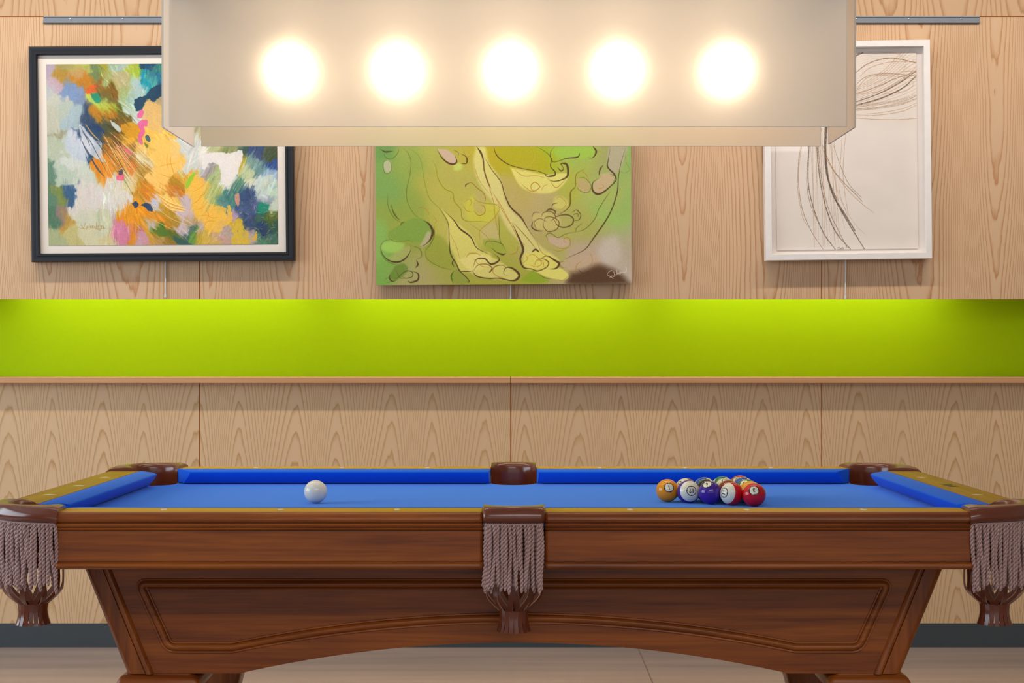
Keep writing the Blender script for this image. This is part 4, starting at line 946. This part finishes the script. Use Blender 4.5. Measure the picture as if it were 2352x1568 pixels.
# ---- cabinet: panelled sides, corner posts, end panels, feet
KP = 3.40 / FPX; YP = .480
def pp(x, y): return ((x - 1178) * KP, EYE - (y - 804) * KP)
zt = .6735; zb = EYE - (1546 - 804) * KP
xo_t, xo_b = .953, .850            # outer edge of post, top and bottom
def lerp(a, b, t): return a + (b - a) * t
arch = [(x, zb + (pp(1180, 1475)[1] - zb) * (1 - (abs(x) / .603) ** 2.0)) for x in np.linspace(-.603, .603, 41)]
for sy in (-1, 1):
    mb = MB(); outl = [(-xo_t + .045, zt), (-xo_b + .045, zb)] + arch + [(xo_b - .045, zb), (xo_t - .045, zt)]
    poly_prism(mb, outl, sy * YP, sy * (YP - .022)); side = mb.obj('side_panel', M['walnut'], table, sharp=30)
    # moulding frame
    key = [pp(318, 1340), pp(385, 1487), pp(532, 1487)]
    A0 = key[2]; zc = pp(1180, 1420)[1]
    path = []
    def rnd(p0, p1, p2, r=.016, n=6):
        a, b, c = map(np.array, (p0, p1, p2)); u = (a - b) / np.hypot(*(a - b)); v = (c - b) / np.hypot(*(c - b)); s, e = b + u * r, b + v * r
        return [tuple((1 - t) ** 2 * s + 2 * t * (1 - t) * b + t * t * e) for t in np.linspace(0, 1, n)]
    TL, BL = key[0], key[1]; TR, BR = (-TL[0], TL[1]), (-BL[0], BL[1])
    path += rnd(TR, TL, BL) + rnd(TL, BL, A0) + [A0]
    path += [(x, A0[1] + (zc - A0[1]) * (1 - (x / A0[0]) ** 2)) for x in np.linspace(A0[0], -A0[0], 41)[1:-1]]
    path += [(-A0[0], A0[1])] + rnd((-A0[0], A0[1]), BR, TR) + rnd(BR, TR, TL)
    prof = [(.0135, 0), (.0125, .0030), (.0100, .0036), (.0086, .0010), (.0066, .0052), (.0035, .0078), (0, .0082), (-.0035, .0066), (-.0058, .0030), (-.0066, .0012), (-.0086, .0030), (-.0105, .0030), (-.0120, 0)]
    P = np.array(path); mP = len(P); secs = []
    for i in range(mP):
        d1 = P[i] - P[i - 1]; d2 = P[(i + 1) % mP] - P[i]; d1 /= np.hypot(*d1) + 1e-12; d2 /= np.hypot(*d2) + 1e-12
        d = d1 + d2; d /= np.hypot(*d) + 1e-12; nv = np.array([d[1], -d[0]]) / max(.5, math.sqrt((1 + d1 @ d2) / 2))
        # outward is away from the panel centre
        secs.append([(P[i][0] - nv[0] * o, sy * (YP + h), P[i][1] - nv[1] * o) for o, h in prof])
    mb = MB(); mb.loft(secs, closed=False, caps=False, ring=True); mb.obj('moulding', M['walnut'], side, sharp=50)
for sx in (-1, 1):
    for sy in (-1, 1):
        # corner post: rounded outer corner, bead along the panel
        mb = MB(); secs = []
        cs = [(.060, YP - .024), (.060, YP + .001), (.058, YP + .005), (.0545, YP + .0085), (.050, YP + .0095), (.0455, YP + .008), (.043, YP + .004), (.0415, YP + .001), (.0415, YP + .004)] \
            + [(.016 - .016 * math.sin(a), YP - .012 + .016 * math.cos(a)) for a in np.linspace(0, PI / 2, 8)] + [(0, YP - .085), (.012, YP - .085), (.022, YP - .024)]
        for t in (0, 1):
            z = lerp(zt, zb, t); xo = lerp(xo_t, xo_b, t)
            secs.append([(sx * (xo - u), sy * v, z) for u, v in cs])
        mb.loft(secs); mb.obj('corner_post', M['walnut_z'], table, sharp=25)
        # foot block and leg
        xa, xb = abs(pp(272, 0)[0]), abs(pp(452, 0)[0]); cx, cy = (xa + xb) / 2, YP - .075; hx = (xa - xb) / 2
        mb = MB(); secs = []
        def rect(cx, cy, hx, hy, z, r=.01):
            q = []
            for qx, qy, a0 in ((1, 1, 0), (-1, 1, 90), (-1, -1, 180), (1, -1, 270)):
                for k in range(4):
                    a = math.radians(a0 + 30 * k); q.append((sx * (cx + qx * (hx - r) + r * math.cos(a)), sy * (cy + qy * (hy - r) + r * math.sin(a)), z))
            return q
        for dz_, g_ in ((-.0005, -.012), (-.004, -.010), (-.005, -.005), (-.010, 0), (-.018, .004), (-.028, .005), (-.036, .002), (-.040, -.006), (-.048, -.012)): secs.append(rect(cx, cy, hx + g_, .086 + g_, zb + dz_))
        mb.loft(secs); mb.obj('foot_block', M['walnut'], table, sharp=40)
        mb = MB(); secs = []
        for z, c_, h_ in ((zb - .048, cx, hx - .018), (.32, cx + .004, .056), (.24, cx + .018, .050), (.17, cx + .036, .050), (.10, cx + .050, .054), (.05, cx + .056, .060), (.045, cx + .056, .066), (.012, cx + .056, .068), (.0, cx + .056, .064)):
            secs.append(rect(c_, cy, h_, min(h_, .062), z, .014))
        mb.loft(secs); mb.obj('leg', M['walnut_z'], table, sharp=40)
    mb = MB(); q = [(xo_t - .010, zt), (xo_b - .010, zb), (xo_b - .032, zb), (xo_t - .032, zt)]
    secs = [[(sx * a, y, z) for a, z in q] for y in (-YP + .08, YP - .08)]
    mb.loft(secs); mb.obj('end_panel', M['walnut_y'], table, sharp=30)
# inner frame that carries the slate
mb = MB(); zz0, zz1 = .676, .7195
mb.box(-.93, .93, -.470, -.445, zz0, zz1); mb.box(-.93, .93, .445, .470, zz0, zz1); mb.box(-.945, -.915, -.44, .44, zz0, zz1); mb.box(.915, .945, -.44, .44, zz0, zz1)
mb.box(-.30, -.26, -.445, .445, zz0, zz1); mb.box(.26, .30, -.445, .445, zz0, zz1)
for sy in (-1, 1):
    for a, b in ((.075, .94),):
        for sx in (-1, 1): mb.box(min(sx * a, sx * b), max(sx * a, sx * b), min(sy * .47, sy * .616), max(sy * .47, sy * .616), .690, .7115)
for sx in (-1, 1): mb.box(min(sx * .945, sx * 1.11), max(sx * .945, sx * 1.11), -.44, .44, .690, .7115)
mb.obj('inner_frame', M['walnut'], table, sharp=None)

# ---------------------------------------------------------------- balls
RB = .028575
SEG = {'0': [[(-.3, -.45), (-.3, .45), (.3, .45), (.3, -.45), (-.3, -.45)]], '1': [[(0, .5), (0, -.5)]],
       '2': [[(-.3, .28), (-.2, .46), (.05, .5), (.28, .38), (.28, .15), (.0, -.12), (-.3, -.5), (.32, -.5)]], '3': [[(-.28, .5), (.28, .5), (.0, .1), (.25, .02), (.3, -.22), (.12, -.47), (-.15, -.48), (-.3, -.3)]],
       '4': [[(.12, -.5), (.12, .5), (-.32, -.18), (.32, -.18)]], '5': [[(.28, .5), (-.22, .5), (-.26, .08), (.08, .12), (.28, -.1), (.25, -.38), (.0, -.5), (-.28, -.38)]],
       '6': [[(.2, .5), (-.15, .2), (-.28, -.15), (-.15, -.45), (.15, -.45), (.28, -.2), (.12, .05), (-.2, -.02)]], '7': [[(-.3, .5), (.3, .5), (-.05, -.5)]],
       '8': [[(0, .03), (-.22, .2), (-.18, .45), (.18, .45), (.22, .2), (0, .03), (-.27, -.2), (-.2, -.47), (.2, -.47), (.27, -.2), (0, .03)]],
       '9': [[(-.2, -.5), (.15, -.2), (.28, .15), (.15, .45), (-.15, .45), (-.28, .2), (-.12, -.05), (.2, .02)]]}
def ball_mesh(num, col, n, up, stripe):
    NU, NV = 180, 110
    th = np.linspace(0, PI, NV + 1)[1:-1]; ph = np.linspace(0, 2 * PI, NU, endpoint=False)
    T, Pm = np.meshgrid(th, ph, indexing='ij')
    V = np.stack([np.sin(T) * np.cos(Pm), np.sin(T) * np.sin(Pm), np.cos(T)], -1).reshape(-1, 3)
    V = np.vstack([V, [[0, 0, 1], [0, 0, -1]]])
    f = []
    for i in range(NV - 2):
        for j in range(NU):
            k = (j + 1) % NU; f.append((i * NU + j, (i + 1) * NU + j, (i + 1) * NU + k, i * NU + k))
    N0 = (NV - 1) * NU
    for j in range(NU):
        k = (j + 1) % NU; f.append((N0, j, k)); f.append((N0 + 1, (NV - 2) * NU + k, (NV - 2) * NU + j))
    me = bpy.data.meshes.new('ball'); me.from_pydata((V * RB).tolist(), [], f)
    C = np.ones((len(V), 3)) * np.array(col) / 255.
    cream = np.array((238, 234, 206)) / 255.
    if num:
        n = np.array(n, float); n /= np.linalg.norm(n); up = np.array(up, float); up -= n * (up @ n); up /= np.linalg.norm(up)
        for s in (1, -1):
            nn = n * s; rt = np.cross(up, nn); c = V @ nn; ang = np.degrees(np.arccos(np.clip(c, -1, 1)))
            if stripe: k = np.clip((63 - ang) / 1.5 + .5, 0, 1); C += (cream - C) * k[:, None]
            else: k = np.clip((24 - ang) / 1.5 + .5, 0, 1); C += (cream - C) * k[:, None]
            u, v = V @ rt, V @ up
            k = np.clip(1 - np.abs(ang - 24.0) / 2.6, 0, 1) * 1.6
            az = np.abs(((np.degrees(np.arctan2(v, u)) + 45) % 90) - 45)
            k2 = np.clip(1 - np.abs(ang - 21.5) / 2.6, 0, 1) * 1.5 * (az < 10)
            k = np.clip(np.maximum(k, k2), 0, 1); C += (np.array((.06, .06, .10)) - C) * k[:, None]
            # digits
            D = np.full(len(V), 9.0); h = .33; sx = .8
            for q, ch in enumerate(num):
                off = (q - (len(num) - 1) / 2.) * (.235 if len(num) > 1 else 0)
                for pl in SEG[ch]:
                    for a, b in zip(pl, pl[1:]):
                        p0 = np.array((off + a[0] * h * sx * .8, a[1] * h)); p1 = np.array((off + b[0] * h * sx * .8, b[1] * h)); d = p1 - p0
                        t = np.clip(((u - p0[0]) * d[0] + (v - p0[1]) * d[1]) / (d @ d + 1e-12), 0, 1)
                        D = np.minimum(D, np.hypot(u - p0[0] - t * d[0], v - p0[1] - t * d[1]))
            k = np.clip((.034 - D) / .02 + .5, 0, 1) * (c > .8); C += (np.array((.05, .05, .08)) - C) * k[:, None]
    at = me.color_attributes.new('pigment', 'BYTE_COLOR', 'POINT')
    at.data.foreach_set('color_srgb', np.hstack([C, np.ones((len(V), 1))]).astype(np.float32).ravel())
    finish(me, M['ball'], None); me.polygons.foreach_set('use_smooth', [True] * len(me.polygons)); return me
def put_ball(kind, pos, num, col, n, up, stripe, label, group):
    o = link(kind, ball_mesh(num, col, n, up, stripe)); o.location = (pos[0], pos[1], ZB + RB + .0002)
    o['label'] = label; o['category'] = 'billiard ball'
    if group: o['group'] = group
put_ball('cue_ball', (-.490, 3.847), '', (238, 234, 214), None, None, False, 'plain ivory white cue ball alone on the left half of the blue cloth', None)
RY, RO, BL, PU, RD, GR, OG, MA, BK = (238, 150, 8), None, (20, 92, 176), (70, 34, 150), (206, 16, 30), (0, 128, 78), (236, 84, 22), (140, 42, 24), (16, 16, 18)
rack = {(0, 0): ('1', RY, (.06, -.93, .37), (.25, 0, -1), False, 'yellow-orange solid ball marked 1 at the left tip of the rack'),
        (1, 0): ('12', PU, (.16, -.97, .16), (0, 0, -1), True, 'purple and white striped ball marked 12, between the 1 ball and the purple 4 ball'),
        (1, 1): ('15', MA, (-.72, -.50, .42), (.6, 0, 1), True, 'white and maroon striped ball showing behind the purple striped 12 ball'),
        (2, 0): ('4', PU, (-.33, -.50, .80), (.3, 0, -1), False, 'solid purple ball marked 4 in the middle of the front row'),
        (2, 1): ('8', BK, (.55, -.2, .85), (1, 0, 0), False, 'black ball showing just behind the purple 4 ball'),
        (2, 2): ('10', BL, (-.85, .50, -.15), (0, 0, 1), True, 'blue and white striped ball behind the black ball'),
        (3, 0): ('11', RD, (-.80, -.58, .16), (.3, -.8, .0), True, 'red and white striped ball marked 11 left of the red 3 ball'),
        (3, 1): ('7', MA, (.75, .5, .3), (0, 0, 1), False, 'solid maroon ball behind the red striped 11 ball'),
        (3, 2): ('13', OG, (.05, -.52, .85), (1, 0, 0), True, 'orange striped ball showing its cream cap, between the maroon and green striped balls'),
        (3, 3): ('14', GR, (-.90, .38, -.12), (1, 0, 0), True, 'green and white striped ball in the rear row of the rack'),
        (4, 0): ('3', RD, (-.13, -.86, .47), (.15, 0, -1), False, 'solid red ball marked 3 at the near right corner of the rack'),
        (4, 1): ('9', (244, 166, 20), (.05, -.97, -.22), (0, 0, 1), True, 'yellow striped ball directly behind the red 3 ball'),
        (4, 2): ('6', GR, (.3, .5, -.6), (0, 0, 1), False, 'solid green ball behind the yellow striped ball'),
        (4, 3): ('2', BL, (.58, -.32, .75), (1, 0, 0), False, 'solid blue ball between the green ball and the orange ball'),
        (4, 4): ('5', OG, (-.47, -.62, .62), (0, 0, -1), False, 'solid orange ball with a number at the far corner of the rack')}
AX, AY, DB = .3868, 3.878, RB * 2 + .0003
for (k, j), (num, col, n_, up, st, lab) in rack.items():
    put_ball('object_ball', (AX + k * DB * math.sqrt(3) / 2, AY + (j - k / 2) * DB), num, col, n_, up, st, lab, 'racked object balls')

# ---------------------------------------------------------------- pictures on the wall
def sheet(name, img, w, h, mat, parent, y=0.0, relief=0.0, zc=0.0, **props):
    H, W = img.shape[:2]
    X, Z = np.meshgrid(np.linspace(-w / 2, w / 2, W), np.linspace(h / 2, -h / 2, H) + zc)
    lum = img.mean(-1); Y = y - relief * (lum - lum.mean())
    V = np.stack([X, Y, Z], -1).reshape(-1, 3)
    me = bpy.data.meshes.new(name); nf = (H - 1) * (W - 1)
    me.vertices.add(H * W); me.vertices.foreach_set('co', V.astype(np.float32).ravel())
    i = (np.arange(H - 1)[:, None] * W + np.arange(W - 1)[None, :]).ravel()
    q = np.stack([i, i + W, i + W + 1, i + 1], -1).astype(np.int32).ravel()
    me.loops.add(nf * 4); me.loops.foreach_set('vertex_index', q); me.polygons.add(nf)
    me.polygons.foreach_set('loop_start', (np.arange(nf) * 4).astype(np.int32)); me.update(calc_edges=True)
    at = me.color_attributes.new('pigment', 'BYTE_COLOR', 'POINT')
    at.data.foreach_set('color_srgb', np.concatenate([img, np.ones((H, W, 1))], -1).astype(np.float32).ravel())
    finish(me, mat, None)
    if relief: me.polygons.foreach_set('use_smooth', [True] * nf)
    return link(name, me, parent, **props)
def frame_ring(parent, w, h, prof, mat, name='frame'):
    """prof: (inset from the outer edge, y) closed profile, mitred"""
    mb = MB(); secs = []
    for sx, sz in ((-1, -1), (1, -1), (1, 1), (-1, 1)): secs.append([(sx * (w / 2 - d), y, sz * (h / 2 - d)) for d, y in prof])
    mb.loft(secs, ring=True, caps=False); return mb.obj(name, mat, parent, sharp=30)
K = 5.845 / FPX
def pic(name, label, cat, cx, cy, tilt, roll):
    X, Y, Z = px(cx, cy, 5.845); return thing(name, label, cat, (X, Y, Z), None, (tilt, roll, 0))
# abstract oil in the black frame
p1 = pic('framed_painting', 'colourful abstract painting in a black frame with white mat, left of the lamp', 'painting', 372.5, 353.5, math.radians(1.6), math.radians(-.35))
w1, h1 = 605 * K, 493 * K
frame_ring(p1, w1, h1, [(0, .030), (0, -.006), (.004, -.012), (.009, -.013), (.020, -.010), (.024, -.0125), (.029, -.0125), (.0325, -.008), (.0325, .004), (.028, .030)], M['black_frame'])
m = MB(); m.box(-w1 / 2 + .028, w1 / 2 - .028, .004, .010, -h1 / 2 + .028, h1 / 2 - .028); m.obj('mat_board', M['mat'], p1, sharp=None, label='white mat board')
sheet('painted_sheet', paint_abstract(), 528 * K, 415 * K, M['pig_a'], p1, .0025, .0008, (353.5 - 354.5) * K)
# green canvas
p2 = pic('canvas_painting', 'green and yellow abstract canvas with brown drawn contours, hanging behind the lamp', 'painting', 1156.5, 439, math.radians(1.0), math.radians(-.35))
w2, h2 = 586 * K, 428 * K
sheet('painted_face', paint_green(), w2, h2, M['pig_g'], p2, -.008, .0003)
m = MB(); m.box(-w2 / 2, w2 / 2, -.0075, .024, -h2 / 2, h2 / 2); m.obj('stretched_canvas', M['canvas_edge'], p2, sharp=None, bevel=.0006)
# line drawing in the white box frame
p3 = pic('framed_drawing', 'charcoal line drawing of sweeping arcs in a white box frame, right of the lamp', 'drawing', 1945.5, 346, math.radians(.6), math.radians(-.75))
w3, h3 = 381 * K, 500 * K
frame_ring(p3, w3, h3, [(0, .028), (0, -.016), (.001, -.017), (.0225, -.017), (.0235, -.016), (.0235, .012), (.020, .028)], M['white_frame'])
m = MB(); m.box(-w3 / 2 + .02, w3 / 2 - .02, .012, .018, -h3 / 2 + .02, h3 / 2 - .02); m.obj('backing_board', M['mat2'], p3, sharp=None)
sheet('drawing_sheet', paint_arcs(), 325 * K, 452 * K, M['pig_l'], p3, .0085, 0, 0)
m = MB(); m.box(-w3 / 2 + .0238, w3 / 2 - .0238, -.011, -.009, -h3 / 2 + .0238, h3 / 2 - .0238); m.obj('picture_glass', M['glass'], p3, sharp=None)
# picture rail with screws
rl = thing('picture_rail', 'long grey aluminium picture rail screwed along the top of the wall', 'rail', px(1175, 38, YW))
L = 1074 * YW / FPX; m = MB()
prof = [(0, 0), (-.006, 0), (-.007, -.003), (-.005, -.006), (-.005, -.013), (-.0075, -.0145), (-.012, -.0165), (-.012, -.0255), (-.010, -.0265), (0, -.0265)]
m.loft([[(x, y - .0004, z) for y, z in prof] for x in (-L, L)]); m.obj('channel', M['alu'], rl, sharp=25)
for xx in [162 + 120.3 * k for k in range(18)]:
    m = MB(); m.lathe([(.0036, 0), (.0036, .0008), (.0024, .0018), (.0004, .0020)], n=14); o = m.obj('screw', M['screw'], rl, sharp=50)
    o.rotation_euler = (PI / 2, 0, 0); o.location = ((xx - 1175) * YW / FPX, -.0052, -.0092)
# hanging rods
for cx, y1, lab in ((380, 684, 'thin white hanging rod with end stop below the black framed painting'), (1173.5, 687, 'thin white hanging rod below the green canvas'), (1942, 687, 'thin white hanging rod below the white framed drawing')):
    X, Y, Z1 = px(cx, y1, YW - .006); Z0 = EYE + (804 - 52) / FPX * YW
    t = thing('hanging_rod', lab, 'picture hanger', (X, Y, Z1), 'picture hanging rods')
    m = MB(); m.tube([(0, 0, .012), (0, 0, Z0 - Z1)], .0030, 10); m.obj('rod', M['rod'], t)
    m = MB(); m.lathe([(.0005, 0), (.0042, .001), (.0046, .006), (.0042, .012), (.0025, .014)], n=14); m.obj('end_stop', M['rod'], t)

# ---------------------------------------------------------------- hanging lamp
ZL = 1.6635; HS = .42; DF, DB2 = 3.70, 4.056
lamp = thing('pendant_lamp', 'long pendant lamp of four frosted acrylic panels glowing over the pool table', 'pendant lamp', (0, 0, 0))
def panel(a, b, z0, z1, axis, pos, th, inward):
    """one sheet: inner face frosted, outer face clear, polished rim"""
    mb = MB(); s = inward * th / 2
    if axis == 'x': mk = lambda u, o, z: (u, pos + o, z)
    else: mk = lambda u, o, z: (pos + o, u, z)
    v = [mk(a, s, z0), mk(b, s, z0), mk(b, s, z1), mk(a, s, z1), mk(a, -s, z0), mk(b, -s, z0), mk(b, -s, z1), mk(a, -s, z1)]
    mb.add(v, [(0, 1, 2, 3)], 0); mb.add(v, [(7, 6, 5, 4)], 1); mb.add(v, [(0, 4, 5, 1), (1, 5, 6, 2), (2, 6, 7, 3), (3, 7, 4, 0)], 2)
    me = bpy.data.meshes.new('diffuser_panel'); me.from_pydata(mb.v, [], mb.f); me.polygons.foreach_set('material_index', mb.m)
    bm = bmesh.new(); bm.from_mesh(me); bmesh.ops.remove_doubles(bm, verts=bm.verts, dist=1e-6); bmesh.ops.recalc_face_normals(bm, faces=bm.faces); bm.to_mesh(me); bm.free()
    finish(me, [M['frost'], M['clear'], M['acr_edge']], None); link('diffuser_panel', me, lamp)
panel(-.8215, .7976, ZL, ZL + HS, 'x', DF, .008, 1)
panel(-.8150, .8060, ZL, ZL + HS, 'x', DB2, .008, -1)
panel(DF + .008, DB2 + .010, ZL, ZL + HS, 'y', -.8385, .005, 1)
panel(DF + .008, DB2 - .040, ZL, ZL + HS, 'y', .8190, .005, -1)
m = MB(); m.box(-.80, .785, DF + .03, DB2 - .03, 1.983, 1.995); m.obj('reflector_plate', M['reflector'], lamp, sharp=None, bevel=.002)
m = MB()
for x in (-.78, .765):
    for y in (DF + .004, DB2 - .004): m.tube([(x, y, 1.989), (x, (DF + DB2) / 2, 1.989)], .004, 8)
for y in (DF + .06, DB2 - .06): m.tube([(-.836, y, 1.989), (.816, y, 1.989)], .004, 8)
m.obj('panel_bracket', M['alu'], lamp)
for x in (-.55, .53):
    m = MB(); m.tube([(x, (DF + DB2) / 2, 1.995), (x, (DF + DB2) / 2, 3.1)], .006, 10); m.obj('suspension_rod', M['alu'], lamp)
for k, bx in enumerate((655, 907, 1172, 1424, 1681)):
    X, Y, Z = px(bx, 148, 3.878)
    m = MB(); r = .058
    m.lathe([(max(.0006, r * math.sin(a)), -r * math.cos(a)) for a in np.linspace(.02, PI - .28, 24)], (X, Y, Z), 32); b = m.obj('globe_bulb', M['bulb'], lamp, sharp=60, label='lit round globe bulb')
    m = MB(); m.lathe([(.016, r * .93), (.020, r + .01), (.022, 1.966 - Z), (.027, 1.971 - Z), (.027, 1.9825 - Z)], (X, Y, Z), 24); m.obj('bulb_socket', M['white_metal'], b)
